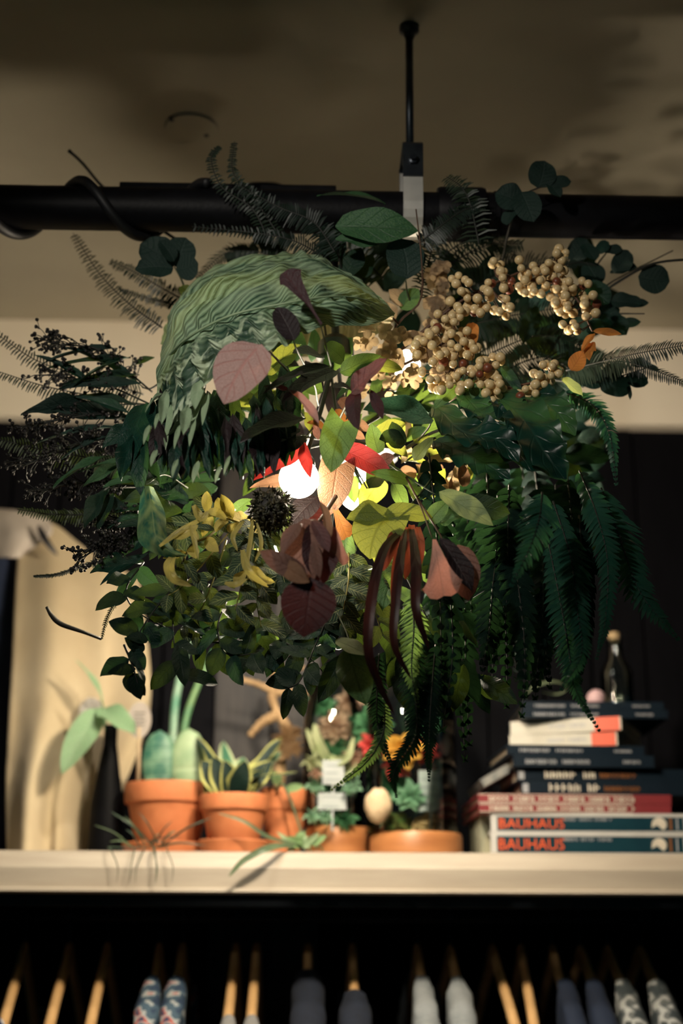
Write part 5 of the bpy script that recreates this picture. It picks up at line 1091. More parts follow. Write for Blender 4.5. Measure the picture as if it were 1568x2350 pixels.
sprig('eucalyptus_sprig', 'dark eucalyptus leaves poking out below the pine spray at right', 'leaf', (1290, 860, 1.50), [[(1260, 870, 1.52), (1340, 880, 1.5), (1400, 870, 1.49), (1500, 840, 1.48)]],
   [((1375, 880, 1.49), (1448, 885, 1.48), 56, M_euc, 'round', (0, -1, 0)), ((1435, 865, 1.49), (1487, 872, 1.48), 40, M_euc, 'round'), ((1445, 830, 1.49), (1515, 845, 1.48), 36, M_euc, 'ovate'), ((1380, 870, 1.5), (1425, 835, 1.49), 44, M_euc, 'round'), ((1320, 860, 1.5), (1385, 870, 1.49), 56, M_euc, 'round'), ((1440, 885, 1.49), (1452, 910, 1.48), 10, M_euc, 'lance')], M_stemd)
sprig('broad_leaf_sprig', 'broad mottled green leaves in front of the pipe beside the clamp', 'leaf', (800, 620, 1.45), [[(790, 640, 1.47), (775, 560, 1.44), (800, 500, 1.42)]],
   [((770, 520, 1.42), (955, 500, 1.40), 96, M_mott, 'ovate', (0.1, -1, 0.3)), ((885, 468, 1.43), (742, 412, 1.41), 54, M_mott, 'ovate', (0, -0.8, 0.8)), ((770, 548, 1.42), (868, 550, 1.41), 40, M_mott, 'lance', (0, -1, 0.6)), ((790, 640, 1.46), (820, 560, 1.45), 60, M_dkl, 'ovate'), ((780, 600, 1.46), (740, 520, 1.44), 60, M_dkl), ((830, 640, 1.47), (850, 580, 1.46), 50, M_dkl)], M_stemd)
sprig('eucalyptus_leaf', 'single large round leaf hanging below the pipe clamp', 'leaf', (930, 650, 1.44), [[(950, 720, 1.46), (935, 670, 1.44), (932, 645, 1.43)]], [((935, 640, 1.43), (918, 540, 1.42), 92, M_euc, 'round', (0, -1, 0))])
sprig('orange_twig', 'thin orange lit twig with small leaves beside the berries', 'twig', (890, 800, 1.46), [[(870, 820, 1.47), (915, 740, 1.45), (965, 690, 1.44), (968, 600, 1.42), (955, 480, 1.41)], [(915, 745, 1.45), (890, 715, 1.44)]],
   [((900, 740, 1.45), (880, 690, 1.44), 44, M_dry), ((930, 700, 1.45), (900, 660, 1.44), 50, M_dry), ((920, 710, 1.45), (960, 660, 1.44), 46, M_green)], M_stemb)

# comb ferns
def comb(label, pts, nl, n, m, sm, one=0, droop=0.5, r=2.2, group=None, w=4.6):
    root = thing('comb_fern', label, 'fern', V(pts[0]), group)
    c = catmull([V(p) for p in pts], n)
    MB().tube(c, [px2m(r, p)*(1-0.6*i/(n-1)) for i, p in enumerate(c)], 5).build('stem', sm, root)
    mb = MB()
    for i in range(1, n-1):
        tg_ = (c[i+1]-c[i-1]).normalized(); t = i/(n-1)
        sd = tg_.cross(Vector((0, -1, 0))).normalized()
        Lm = px2m(nl*(1.0 - 0.65*t**2)*rnd.uniform(0.75, 1.15), c[i])
        for s in ((-1, 1) if one == 0 else (one,)):
            d = (sd*s + tg_*0.45 + Vector((0, rnd.uniform(-0.35, 0.35), -droop*0.6))).normalized()
            e = c[i] + d*Lm + Vector((0, 0, -droop*Lm*0.4)); mi = c[i] + d*Lm*0.55
            wv = tg_*px2m(w*0.5, c[i])
            mb.add([c[i]-wv*0.6, c[i]+wv*0.6, mi+wv, mi-wv, e+wv*0.3, e-wv*0.3], [(0, 1, 2, 3), (3, 2, 4, 5)])
    o = mb.build('needle_fringe', m, root); o['kind'] = 'stuff'
    return root
CF = [('comb fern arching up and left from behind the pleated leaf', [(372, 752, 1.56), (300, 700, 1.56), (230, 630, 1.57), (168, 535, 1.58)], 30, 44, M_comb, 0),
      ('pale comb fern between the round eucalyptus and the arching fern', [(425, 690, 1.56), (370, 660, 1.56), (310, 625, 1.56), (252, 598, 1.57)], 28, 38, M_comb, 0),
      ('short bare comb fern just above the left wall line', [(400, 700, 1.57), (340, 685, 1.57), (272, 662, 1.57)], 14, 26, M_comb, 0),
      ('comb fern tip curling up highest above the pipe', [(620, 560, 1.46), (580, 480, 1.45), (510, 430, 1.45), (485, 365, 1.45), (505, 335, 1.45)], 20, 44, M_comb, 0),
      ('second comb fern tip reaching above the pipe', [(640, 540, 1.46), (580, 450, 1.45), (535, 395, 1.45), (538, 325, 1.45)], 20, 44, M_comb, 0),
      ('long comb fern lying along the pipe front', [(770, 580, 1.44), (720, 510, 1.43), (640, 475, 1.43), (540, 420, 1.44)], 40, 50, M_combd, 0),
      ('comb fern lying flat below the pipe left of the cord', [(760, 600, 1.46), (680, 555, 1.45), (590, 535, 1.45), (440, 520, 1.47)], 30, 50, M_combd, 0),
      ('comb fern fringe behind the top of the pleated leaf', [(700, 640, 1.55), (600, 580, 1.55), (520, 580, 1.55), (450, 640, 1.55)], 34, 46, M_comb, 0),
      ('comb fern curving out at the far left edge, upper', [(330, 905, 1.55), (220, 870, 1.53), (90, 830, 1.52), (-10, 765, 1.52)], 34, 48, M_comb, 0),
      ('comb fern curving out at the far left edge, lower', [(340, 930, 1.54), (220, 910, 1.52), (100, 885, 1.51), (-5, 852, 1.51)], 36, 50, M_comb, -1),
      ('dark comb fern spreading left across the dark wall', [(300, 1070, 1.50), (200, 1050, 1.49), (90, 1030, 1.49), (-15, 1005, 1.49)], 40, 46, M_comb, 0),
      ('comb fern crossing the top of the canvas garment', [(280, 1165, 1.52), (200, 1180, 1.52), (120, 1180, 1.52), (40, 1170, 1.53)], 26, 40, M_comb, 0),
      ('thin beaded tendril lying before the canvas garment', [(260, 1280, 1.50), (190, 1298, 1.50), (130, 1318, 1.50), (76, 1322, 1.50)], 10, 44, M_combd, 0),
      ('thin beaded tendril dropping to the shadow pod', [(285, 1350, 1.48), (265, 1380, 1.48), (245, 1420, 1.5), (233, 1468, 1.52)], 10, 30, M_combd, 0),
      ('comb fern fan standing above the pipe coupling', [(1100, 560, 1.43), (1080, 470, 1.42), (1060, 430, 1.42), (1025, 405, 1.43)], 44, 30, M_comb, 0),
      ('comb fern lying over the pipe coupling', [(960, 560, 1.43), (1010, 520, 1.42), (1060, 485, 1.42), (1115, 465, 1.42)], 34, 40, M_combd, 0),
      ('comb fern arching below the coupling toward the berries', [(990, 640, 1.50), (1060, 590, 1.50), (1130, 560, 1.50), (1200, 560, 1.5)], 44, 46, M_comb, 0),
      ('comb fern net between the round leaf and the berries', [(960, 650, 1.51), (1040, 570, 1.51), (1120, 540, 1.51), (1180, 590, 1.51)], 50, 46, M_combd, 0),
      ('comb fern below the clamp with orange lit stem', [(960, 690, 1.48), (985, 600, 1.47), (1000, 540, 1.46), (1040, 510, 1.46)], 34, 40, M_comb, 0),
      ('comb fern behind the left of the round leaf', [(880, 640, 1.52), (840, 600, 1.52), (800, 570, 1.52), (720, 560, 1.53)], 46, 46, M_comb, 0),
      ('wispy fern spray at the far right edge', [(1300, 850, 1.50), (1380, 830, 1.47), (1470, 810, 1.44), (1585, 790, 1.42)], 46, 60, M_comb, 0),
      ('lower wispy fern spray at the far right edge', [(1320, 850, 1.50), (1420, 830, 1.46), (1500, 850, 1.44), (1580, 880, 1.43)], 30, 50, M_combd, 0),
      ('beaded tendril pointing right from the berries', [(1290, 610, 1.47), (1330, 602, 1.47), (1370, 610, 1.47)], 12, 20, M_combd, 0),
      ('fine fern filling the middle of the berry branches', [(1050, 860, 1.52), (1150, 800, 1.51), (1250, 770, 1.51), (1350, 800, 1.51)], 60, 60, M_combd, 0),
      ('fine fern behind the lower berries', [(1080, 900, 1.53), (1160, 850, 1.52), (1250, 820, 1.52), (1330, 860, 1.52)], 60, 60, M_combd, 0),
      ('fine fern under the upper berry branch', [(1010, 760, 1.53), (1100, 740, 1.52), (1200, 720, 1.52), (1330, 700, 1.52)], 60, 60, M_combd, 0),
      ('fine fern behind the upper berry branch', [(1010, 700, 1.54), (1100, 650, 1.53), (1200, 610, 1.53), (1320, 600, 1.53)], 60, 60, M_combd, 0)]
for lab, pts, nl, n, m_, one in CF: comb(lab, pts, nl, n, m_, M_stemd, one, group='comb fern sprigs in the foliage')
# bare twig up left, twig ends right
o = MB().tube(catmull([P(420, 560, 1.55), P(300, 480, 1.56), P(235, 428, 1.57), P(190, 375, 1.57), P(158, 346, 1.57)], 16), [0.0018]*15 + [0.0026], 6).build('bare_twig', M_stemd); tag(o, 'bare dark twig sticking up left of the pipe', 'twig')
o = MB().tube(catmull([P(1340, 700, 1.53), P(1430, 640, 1.5), P(1500, 605, 1.49), P(1580, 595, 1.48)], 16), [0.0016]*15 + [0.001], 6).build('bare_twig', M_stemd); tag(o, 'bare dark twig reaching past the eucalyptus to the right edge', 'twig')

# bud sprays (dark tiny blossoms) at left
def budspray(label, pts, n, spread, size=5.0):
    root = thing('bud_spray', label, 'dried flower', V(pts[0]), 'dark bud sprays at the left')
    c = catmull([V(p) for p in pts], 20); st = MB(); bd = MB()
    st.tube(c, px2m(2.2, c[0]), 5)
    for i in range(n):
        p = c[rnd.randrange(4, 20)]; d = Vector((rnd.gauss(0, 1), rnd.gauss(0, 0.7), rnd.gauss(0, 1))).normalized()*px2m(spread*rnd.uniform(0.4, 1), p)
        d += (c[-1]-c[0]).normalized()*px2m(spread*0.4, p)
        st.tube([p, p+d*0.6+Vector((0, 0, 0.002)), p+d], px2m(1.2, p), 4, False)
        for k in range(3):
            q = p+d+Vector((rnd.gauss(0, 1), rnd.gauss(0, 1), rnd.gauss(0, 1)))*px2m(size*0.9, p)
            bd.ico(q, px2m(size*rnd.uniform(0.6, 1.1), p), 1)
            st.tube([p+d*0.8, q], px2m(1.0, p), 4, False)
    o = st.build('stem_spray', M_stemd, root); o['kind'] = 'stuff'
    o = bd.build('bud_spray_heads', M_bud, root); o['kind'] = 'stuff'
for lab, pts, n, sp in (('upper spray of tiny dark buds against the light wall strip', [(350, 900, 1.50), (290, 850, 1.49), (220, 800, 1.48), (120, 790, 1.48)], 70, 45), ('spray of tiny dark buds in front of the light wall strip', [(350, 930, 1.49), (260, 890, 1.48), (180, 870, 1.48), (110, 860, 1.48)], 60, 40),
      ('dark bud spray at the edge of the light wall strip', [(340, 960, 1.50), (250, 950, 1.48), (150, 960, 1.47), (60, 980, 1.47)], 60, 42), ('dark bud spray lost in the dark wall at left', [(330, 1010, 1.50), (230, 1010, 1.48), (130, 1040, 1.47), (50, 1070, 1.47)], 70, 46),
      ('dark bud spray above the canvas garment', [(340, 1120, 1.48), (260, 1110, 1.47), (170, 1110, 1.46), (90, 1130, 1.46)], 60, 46), ('low dark bud spray before the canvas garment', [(350, 1220, 1.46), (300, 1230, 1.45), (240, 1250, 1.44), (180, 1285, 1.44)], 70, 40), ('dark bud spray between the marbled leaf and the canvas', [(350, 1200, 1.48), (290, 1190, 1.47), (240, 1190, 1.47)], 60, 45)):
    budspray(lab, pts, n, sp)
# lanceolate leaves left
for lab, lv in (('long dark willow leaves outlined against the light wall strip', [((330, 890, 1.50), (165, 780, 1.46), 30), ((300, 820, 1.49), (100, 830, 1.46), 22), ((270, 800, 1.49), (98, 805, 1.46), 34), ((320, 860, 1.49), (150, 870, 1.46), 28), ((330, 880, 1.48), (140, 880, 1.45), 30), ((210, 880, 1.48), (85, 800, 1.46), 26), ((300, 820, 1.49), (160, 860, 1.45), 24), ((355, 820, 1.5), (300, 830, 1.49), 24)]),
      ('willow leaf sprig at the lower edge of the light wall strip', [((240, 930, 1.49), (50, 932, 1.46), 26), ((300, 960, 1.49), (120, 935, 1.46), 34), ((310, 930, 1.48), (170, 885, 1.46), 34), ((300, 950, 1.47), (180, 900, 1.45), 32), ((280, 980, 1.49), (80, 985, 1.46), 26), ((250, 1000, 1.48), (140, 1030, 1.46), 26)]),
      ('pair of pale edged willow leaves against the dark wall', [((250, 1045, 1.46), (120, 1098, 1.43), 34), ((330, 1060, 1.46), (185, 1050, 1.43), 30), ((300, 1060, 1.46), (190, 1105, 1.44), 18), ((320, 1100, 1.46), (240, 1105, 1.44), 30)]),
      ('drooping willow leaves above the canvas garment', [((250, 1120, 1.46), (190, 1200, 1.43), 34), ((260, 1130, 1.46), (225, 1210, 1.44), 28), ((330, 1290, 1.46), (210, 1300, 1.43), 40), ((320, 1300, 1.46), (268, 1368, 1.44), 28), ((340, 1270, 1.46), (230, 1320, 1.44), 34), ((300, 1170, 1.47), (220, 1150, 1.45), 30)])):
    root = thing('willow_sprig', lab, 'leaf', V(lv[0][0]), 'willow leaf sprigs at the left')
    stem(root, [(400, (lv[0][0][1]+lv[-1][0][1])/2, 1.50), (350, lv[0][0][1], 1.5), lv[0][0]], 3, M_stemd)
    for b, t, w in lv: leaf(root, b, t, w, rnd.choice([M_teal, M_dkl, M_euc]) if 'pale' not in lab else M_mott, 'lance')

# ------------------------------------------------------------------ berries
BM = {}
def berry_mesh(m):
    if m.name not in BM:
        mb = MB().ico((0, 0, 0), 1, 3); BM[m.name] = mesh('berry', mb.v, mb.f, m)
    return BM[m.name]
def berries(label, stems, clusters, leaves, Yb):
    root = thing('berry_branch', label, 'berry branch', V(stems[0][0]), 'cream berry branches')
    cs = []
    for s in stems: cs += stem(root, s, 4.5, M_stemb, 20)[1]
    placed = []; tw_ = MB()
    for cx_, cy_, r_, n in clusters:
        made = 0; tries = 0
        while made < n and tries < 200:
            tries += 1
            a = rnd.uniform(0, 6.28); q = r_*math.sqrt(rnd.random())
            p = P(cx_+q*math.cos(a), cy_+q*math.sin(a), Yb+rnd.uniform(-0.014, 0.010))
            rad = px2m(rnd.uniform(9.0, 12.0), p)
            if any((p-q_).length < (rad+r2)*0.93 for q_, r2 in placed): continue
            placed.append((p, rad)); made += 1
            m_ = M_berryr if rnd.random() < 0.07 else M_berry
            put(bpy.data.objects.new('berry', berry_mesh(m_)), Matrix.Translation(p) @ Matrix.Scale(rad, 4), root)
            near = min(cs, key=lambda v: (v-p).length)
            tw_.tube([near, near.lerp(p, 0.5)+Vector((0, 0.004, -0.002)), p], 0.0006, 4, False)
    o = tw_.build('stalk_spray', M_stemb, root); o['kind'] = 'stuff'
    for L_ in leaves: leaf(root, L_[0], L_[1], L_[2], L_[3], 'ovate', L_[4] if len(L_) > 4 else None)
berries('upper branch of cream berries arching to the right', [[(890, 830, 1.46), (960, 770, 1.44), (1060, 690, 1.42), (1180, 630, 1.41), (1290, 595, 1.41)], [(1200, 640, 1.415), (1270, 650, 1.41), (1320, 680, 1.41), (1360, 760, 1.41)]],
   [(1060, 655, 28, 8), (1045, 715, 26, 7), (1085, 690, 22, 7), (1120, 665, 20, 6), (1100, 705, 20, 5), (1150, 705, 26, 8), (1145, 612, 18, 5), (1192, 604, 10, 2), (1210, 622, 22, 6), (1240, 640, 30, 10), (1215, 655, 20, 5), (1290, 585, 18, 5), (1293, 612, 12, 3), (1265, 620, 18, 5), (1255, 665, 24, 6), (1285, 655, 16, 5), (1300, 662, 18, 6), (1335, 660, 18, 5), (1355, 700, 28, 9), (1300, 705, 24, 7), (1315, 740, 24, 7), (1290, 690, 18, 4), (1170, 655, 24, 6)],
   [((1362, 760, 1.41), (1425, 760, 1.40), 17, M_orl), ((1365, 765, 1.41), (1335, 800, 1.40), 20, M_orl), ((1360, 785, 1.41), (1350, 820, 1.40), 28, M_orl)], 1.405)
berries('middle branch of cream berries beside the dried petals', [[(900, 850, 1.46), (960, 820, 1.44), (1030, 780, 1.42), (1080, 740, 1.42)], [(960, 820, 1.44), (1040, 850, 1.42), (1090, 860, 1.41)]],
   [(1000, 780, 28, 8), (1050, 745, 28, 8), (1040, 790, 28, 9), (1075, 800, 22, 7), (1010, 742, 22, 6), (1060, 862, 28, 9), (1020, 830, 22, 6), (1095, 848, 14, 3), (965, 800, 20, 5), (985, 850, 22, 5), (1000, 885, 20, 5), (1045, 880, 20, 6)],
   [((1085, 740, 1.42), (1080, 800, 1.40), 34, M_orl), ((1050, 885, 1.41), (1000, 925, 1.40), 40, M_green), ((1080, 880, 1.41), (1120, 945, 1.40), 30, M_green)], 1.405)
berries('lowest branch of cream berries at the right', [[(1030, 920, 1.46), (1100, 880, 1.43), (1160, 890, 1.42), (1250, 870, 1.41), (1280, 850, 1.41)], [(1100, 880, 1.43), (1125, 840, 1.41)], [(1160, 890, 1.42), (1230, 910, 1.41)]],
   [(1112, 842, 18, 6), (1120, 872, 28, 10), (1132, 895, 24, 8), (1137, 826, 14, 4), (1132, 908, 14, 4), (1250, 858, 26, 9), (1272, 850, 18, 5), (1235, 872, 18, 5), (1202, 903, 14, 4), (1232, 905, 18, 6)],
   [((1255, 830, 1.41), (1290, 850, 1.40), 26, M_paleg), ((1290, 868, 1.41), (1340, 900, 1.40), 28, M_paleg), ((1310, 850, 1.42), (1340, 805, 1.41), 40, M_orl), ((1340, 790, 1.42), (1368, 800, 1.41), 26, M_orl), ((1150, 840, 1.42), (1195, 890, 1.40), 26, M_teal), ((1090, 880, 1.42), (1118, 940, 1.41), 28, M_orl), ((1040, 900, 1.42), (1110, 880, 1.41), 46, M_green)], 1.405)
# dried hydrangea
hy = thing('dried_hydrangea', 'dried tan hydrangea petals glowing beside the lamp', 'dried flower', P(920, 830, 1.45))
stem(hy, [(860, 930, 1.46), (890, 870, 1.46), (920, 820, 1.44)], 4, M_stemb)
for i in range(40):
    x_, y_ = rnd.gauss(925, 50), rnd.gauss(805, 42)
    if x_ < 810 and y_ < 745: continue
    Y_ = rnd.uniform(1.40, 1.445); a0 = rnd.uniform(0, 1.5); nn = (rnd.uniform(-0.6, 0.6), -1, rnd.uniform(-0.3, 0.7))
    for k in range(4):
        a = a0+k*1.57; leaf(hy, (x_, y_, Y_), (x_+21*math.cos(a), y_+21*math.sin(a), Y_+rnd.uniform(-0.006, 0.004)), 22, M_dry, 'round', nn, name='petal', nt=5, ns=4)
hy2 = thing('dried_hydrangea', 'brown dried hydrangea petals standing above the berries by the clamp', 'dried flower', P(1000, 700, 1.48))
stem(hy2, [(960, 800, 1.48), (990, 740, 1.48), (1005, 650, 1.47)], 4, M_stemb)
for i in range(22):
    x_, y_ = rnd.gauss(1005, 18), rnd.uniform(610, 760); Y_ = rnd.uniform(1.43, 1.47); a0 = rnd.uniform(0, 1.5)
    for k in range(4):
        a = a0+k*1.57; leaf(hy2, (x_, y_, Y_), (x_+18*math.cos(a), y_+18*math.sin(a), Y_), 20, M_dry, 'round', (rnd.uniform(-.6, .6), -1, .2), name='petal', nt=5, ns=4)
# moss ball
mb = MB(); c0 = P(622, 1172, 1.35); r0 = px2m(54, c0)
for i in range(520):
    d = Vector((rnd.gauss(0, 1), rnd.gauss(0, 1), rnd.gauss(0, 1))).normalized(); q = c0 + d*r0*rnd.uniform(0.7, 0.98)
    s_ = d.orthogonal().normalized()*0.0016; u_ = d.cross(s_).normalized()*0.0016; e = q + d*r0*0.16 + Vector((rnd.gauss(0, 1), rnd.gauss(0, 1), rnd.gauss(0, 1)))*0.002
    mb.add([q+s_, q+u_, q-s_, q-u_, e], [(0, 1, 4), (1, 2, 4), (2, 3, 4), (3, 0, 4)])
mbl = thing('moss_ball', 'dark bristly moss ball below left of the glowing globe', 'moss ball', c0)
MB().ico(c0, r0*0.74, 3, jit=0.06).build('core', M_bud, mbl); o = mb.build('bristle_coat', mat('dark_moss_bristle', (0.020, 0.022, 0.010), (0.05, 0.04, 0.012), 0.6, scale=90), mbl); o['kind'] = 'stuff'

# ------------------------------------------------------------------ right side: glossy leaves and sword ferns
def wavy(parent, pts, w, m, wave=0.25, fr=5.0, n=(0, -1, 0.4)):
    c = catmull([V(p) for p in pts], 30); vs, uv = [], []
    for i, p in enumerate(c):
        t = i/29; tg_ = (c[min(i+1, 29)]-c[max(i-1, 0)]).normalized(); x_ = tg_.cross(Vector(n)).normalized(); z_ = x_.cross(tg_)
        hw_ = 0.5*px2m(w, p)*max(0.03, prof('ovate', min(max(t, 0.02), 0.99)))
        for j in range(9):
            s = -1+j/4; vs.append(p + x_*hw_*s + z_*hw_*(0.3*abs(s) + wave*math.sin(t*fr*6.28+s*1.5)*abs(s)**1.5)); uv.append((0.5+0.5*s, t))
    return MB().add(vs, grid_faces(9, 30), uv).build('leaf', m, parent)
gw = thing('glossy_leaf_plant', 'dark glossy wavy edged leaves at the right of the lamp', 'plant', P(1080, 1000, 1.42))
stem(gw, [(900, 1050, 1.47), (1000, 990, 1.44), (1090, 980, 1.42)], 5, M_stemd)
for pts, w in (([(1000, 930, 1.42), (1060, 990, 1.37), (1140, 1010, 1.34), (1190, 1060, 1.33)], 100), ([(1130, 900, 1.42), (1200, 960, 1.36), (1250, 1040, 1.33), (1300, 1105, 1.33)], 120), ([(1080, 1000, 1.42), (1160, 1030, 1.37), (1230, 1060, 1.34), (1300, 1100, 1.33)], 90), ([(1180, 900, 1.43), (1260, 930, 1.38), (1320, 1000, 1.36)], 90), ([(1000, 1010, 1.42), (1090, 1050, 1.38), (1170, 1100, 1.36)], 110), ([(1060, 900, 1.42), (1110, 950, 1.38), (1180, 960, 1.35)], 80)):
    wavy(gw, pts, w, M_teal)
def frond(label, pts, hw_px, n, m, sm=None, face=(0, -1, 0.1), group=None, shape='pinna', t0=0.0, r=2.5, sweep=0.45):
    root = thing('fern_frond', label, 'fern', V(pts[0]), group)
    c = catmull([V(p) for p in pts], n+1); F = Vector(face)
    MB().tube(c, [px2m(r, p)*(1-0.75*i/n) for i, p in enumerate(c)], 5).build('rachis', sm or M_stemd, root)
    for i in range(1, n+1):
        t = t0+(1-t0)*i/n; p = c[i]; tg_ = (c[min(i+1, n)]-c[i-1]).normalized()
        sd = tg_.cross(F).normalized()
        wl = hw_px*max(0.10, (min(1, t*3+0.35))*(1-t**1.8)**0.9)
        sp = (c[i]-c[i-1]).length
        for s in (-1, 1):
            d = (sd*s + tg_*(sweep+0.5*t) + Vector((0, rnd.uniform(-0.25, 0.25), -0.12))).normalized()
            L_ = px2m(wl*rnd.uniform(0.88, 1.1), p)
            leaf(root, p, p+d*L_, min(1.0, 1)*sp*1.05/px2m(1, p), m, shape, F + Vector((rnd.uniform(-.2, .2), 0, rnd.uniform(-.2, .3))), name='leaflet', nt=4, ns=2)
    return root
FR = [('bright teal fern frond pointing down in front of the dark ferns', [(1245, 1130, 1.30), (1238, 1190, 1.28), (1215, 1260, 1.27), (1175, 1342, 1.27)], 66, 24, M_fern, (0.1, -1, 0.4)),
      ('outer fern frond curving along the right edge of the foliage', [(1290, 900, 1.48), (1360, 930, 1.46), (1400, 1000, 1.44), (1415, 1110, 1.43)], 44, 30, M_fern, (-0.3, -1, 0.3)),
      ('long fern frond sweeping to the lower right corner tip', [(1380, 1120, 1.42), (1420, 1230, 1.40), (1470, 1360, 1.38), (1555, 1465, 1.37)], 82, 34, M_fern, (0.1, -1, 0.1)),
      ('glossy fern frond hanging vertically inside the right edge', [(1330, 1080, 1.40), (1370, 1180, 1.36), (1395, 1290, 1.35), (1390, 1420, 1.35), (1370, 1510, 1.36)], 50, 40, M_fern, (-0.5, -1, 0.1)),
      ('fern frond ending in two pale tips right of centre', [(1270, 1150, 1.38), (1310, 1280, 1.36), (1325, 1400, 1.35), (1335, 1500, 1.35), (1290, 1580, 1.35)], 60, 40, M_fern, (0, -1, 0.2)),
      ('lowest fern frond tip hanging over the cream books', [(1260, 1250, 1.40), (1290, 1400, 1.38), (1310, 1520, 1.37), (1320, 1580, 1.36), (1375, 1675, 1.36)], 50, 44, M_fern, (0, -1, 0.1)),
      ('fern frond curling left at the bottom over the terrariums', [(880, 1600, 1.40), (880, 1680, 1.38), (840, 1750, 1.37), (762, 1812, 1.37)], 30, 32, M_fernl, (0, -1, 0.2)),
      ('fern frond hanging straight to the lowest point of the foliage', [(955, 1440, 1.40), (950, 1560, 1.38), (955, 1680, 1.37), (905, 1770, 1.36), (910, 1828, 1.36)], 46, 46, M_fern_dim, (0, -1, 0)),
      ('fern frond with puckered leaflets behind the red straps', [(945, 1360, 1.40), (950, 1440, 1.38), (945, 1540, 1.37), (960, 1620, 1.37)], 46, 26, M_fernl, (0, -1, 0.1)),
      ('fern frond hanging at the bottom right of the orange bloom', [(1000, 1480, 1.40), (990, 1600, 1.38), (985, 1700, 1.37), (985, 1790, 1.37)], 42, 36, M_fern_dim, (0, -1, 0)),
      ('fern frond brushing the left side of the orange bloom', [(870, 1500, 1.41), (865, 1600, 1.39), (870, 1680, 1.38), (905, 1770, 1.37)], 34, 34, M_fern_dim, (0, -1, 0))]
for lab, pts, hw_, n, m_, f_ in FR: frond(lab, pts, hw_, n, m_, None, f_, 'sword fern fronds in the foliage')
k = 0
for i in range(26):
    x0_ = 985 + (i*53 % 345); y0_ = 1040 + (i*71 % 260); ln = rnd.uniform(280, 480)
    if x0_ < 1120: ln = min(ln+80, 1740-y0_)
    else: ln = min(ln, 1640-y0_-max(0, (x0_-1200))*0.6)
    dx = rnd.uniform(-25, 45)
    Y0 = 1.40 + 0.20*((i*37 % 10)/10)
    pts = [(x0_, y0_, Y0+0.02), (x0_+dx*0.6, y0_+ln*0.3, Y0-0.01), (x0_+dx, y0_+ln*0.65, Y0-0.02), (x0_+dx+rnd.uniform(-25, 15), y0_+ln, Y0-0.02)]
    frond('dark fern frond in the black shadowed mass of ferns at right', pts, rnd.uniform(50, 72), 18, M_fern_dim, None, (rnd.uniform(-.5, .5), -1, rnd.uniform(-.1, .3)), 'shadowed fern fronds at the right')

# ------------------------------------------------------------------ dense dark backing foliage
def thicket(label, boxes, n, size, mats, Y0, Y1, shapes=('ovate', 'lance'), avoid=()):
    c = (sum(b[0]+b[2] for b in boxes)/2/len(boxes), sum(b[1]+b[3] for b in boxes)/2/len(boxes))
    root = thing('salal_bunch', label, 'leaf bunch', P(c[0], c[1], (Y0+Y1)/2), 'dark leaf bunches at the core')
    stem(root, [(780, 1010, 1.48), ((780+c[0])/2, (1010+c[1])/2, 1.5), (c[0], c[1], (Y0+Y1)/2)], 4, M_stemd)
    made = 0
    while made < n:
        b = rnd.choice(boxes); x_, y_ = rnd.uniform(b[0], b[2]), rnd.uniform(b[1], b[3])
        if any((x_-ax)**2+(y_-ay)**2 < ar*ar for ax, ay, ar in avoid): made += 0.34; continue
        made += 1
        a = math.atan2(y_-1010, x_-780) + rnd.uniform(-0.9, 0.9); L_ = size*rnd.uniform(0.7, 1.25); Y_ = rnd.uniform(Y0, Y1)
        leaf(root, (x_, y_, Y_), (x_+L_*math.cos(a), y_+L_*math.sin(a), Y_-rnd.uniform(0, 0.03)), L_*rnd.uniform(0.42, 0.6), rnd.choice(mats), rnd.choice(shapes))
AV = [(690, 1100, 90), (825, 1130, 85), (930, 835, 70), (1000, 1060, 90), (760, 790, 80), (660, 920, 50)]
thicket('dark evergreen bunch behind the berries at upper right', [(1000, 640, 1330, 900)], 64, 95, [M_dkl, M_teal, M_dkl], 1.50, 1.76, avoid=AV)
thicket('dark evergreen bunch behind the ferns at right', [(1000, 900, 1330, 1240)], 52, 105, [M_dkl, M_fern_dim], 1.46, 1.74, avoid=AV)
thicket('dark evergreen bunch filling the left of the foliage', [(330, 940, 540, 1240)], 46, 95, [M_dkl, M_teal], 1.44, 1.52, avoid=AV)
thicket('dark evergreen bunch below the globe', [(540, 1220, 960, 1420)], 44, 90, [M_dkl, M_dkl, M_nerve, M_green], 1.42, 1.50, avoid=AV)
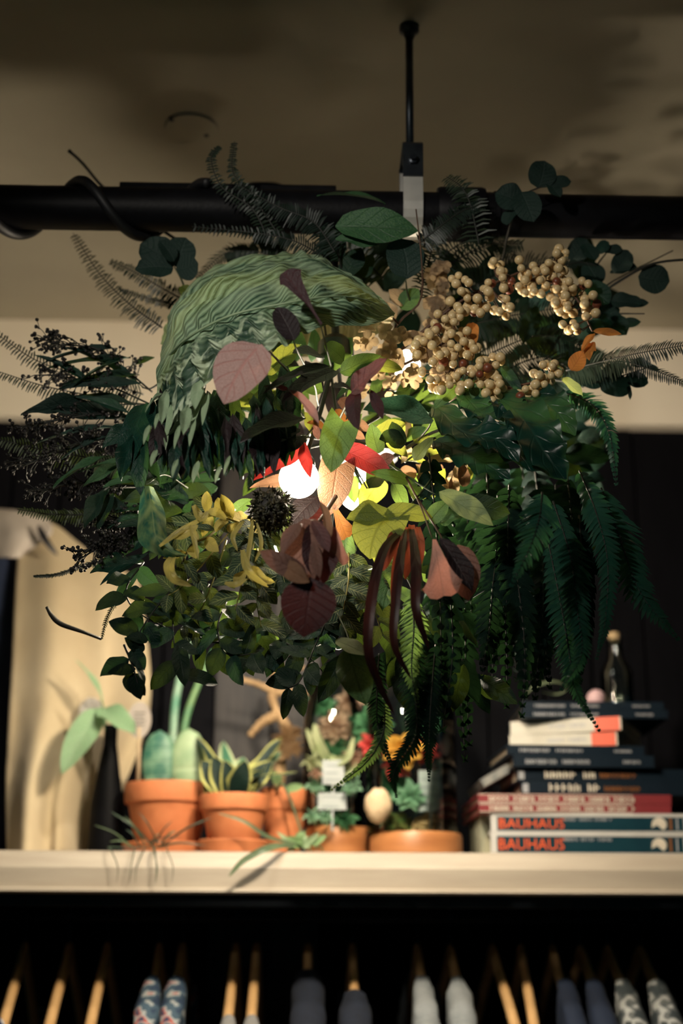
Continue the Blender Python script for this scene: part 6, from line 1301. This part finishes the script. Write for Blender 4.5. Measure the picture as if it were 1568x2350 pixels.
thicket('dark evergreen bunch behind the maroon petal tip', [(560, 1400, 780, 1480)], 16, 80, [M_dkl, M_teal], 1.42, 1.48)
thicket('dark evergreen bunch in the hanging fern centre', [(880, 1380, 1130, 1560)], 34, 90, [M_dkl, M_fern_dim], 1.42, 1.50, shapes=('lance',))
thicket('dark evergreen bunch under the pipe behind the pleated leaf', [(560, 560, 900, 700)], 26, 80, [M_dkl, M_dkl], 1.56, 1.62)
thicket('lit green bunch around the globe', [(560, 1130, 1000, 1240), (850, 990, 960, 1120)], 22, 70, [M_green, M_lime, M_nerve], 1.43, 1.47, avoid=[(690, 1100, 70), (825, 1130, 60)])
thicket('unseen evergreen bunch added at the back of the foliage to darken the books', [(890, 800, 1080, 980)], 26, 90, [M_dkl], 1.72, 1.84)  # hidden leaves added to cast shadow on the book stack
sprig('dark_cover_leaf', 'dark leaves between the moss ball and the maroon flower', 'leaf', (640, 1190, 1.46), [[(700, 1100, 1.50), (660, 1150, 1.48), (645, 1185, 1.46)]], [((690, 1170, 1.46), (610, 1215, 1.44), 60, M_dkl), ((660, 1150, 1.47), (640, 1215, 1.45), 50, M_dplum), ((880, 1100, 1.48), (835, 1160, 1.46), 60, M_lime), ((800, 1085, 1.48), (815, 1150, 1.47), 40, M_green), ((870, 1080, 1.48), (850, 1115, 1.46), 50, M_dkl)])
thicket('yellow green bunch under the pleated leaf behind the pink leaf', [(600, 820, 760, 960)], 20, 80, [M_dkl, M_lime, M_green, M_dplum], 1.47, 1.54)
thicket('dark bunch behind the plum leaves and the scarlet leaf', [(480, 930, 700, 1060)], 26, 90, [M_dkl, M_dplum, M_dkl], 1.46, 1.54)
thicket('green bunch between the plum pair and the dried petals', [(760, 880, 1000, 1010)], 30, 80, [M_dkl, M_green, M_dkl, M_dplum], 1.47, 1.55)
sprig('dark_cover_leaf', 'dark plum leaf tucked behind the maroon flower head', 'leaf', (700, 1190, 1.46), [[(760, 1100, 1.50), (720, 1150, 1.47)]], [((730, 1140, 1.45), (660, 1195, 1.43), 64, M_dplum), ((690, 1150, 1.46), (740, 1200, 1.45), 54, M_maroon)])
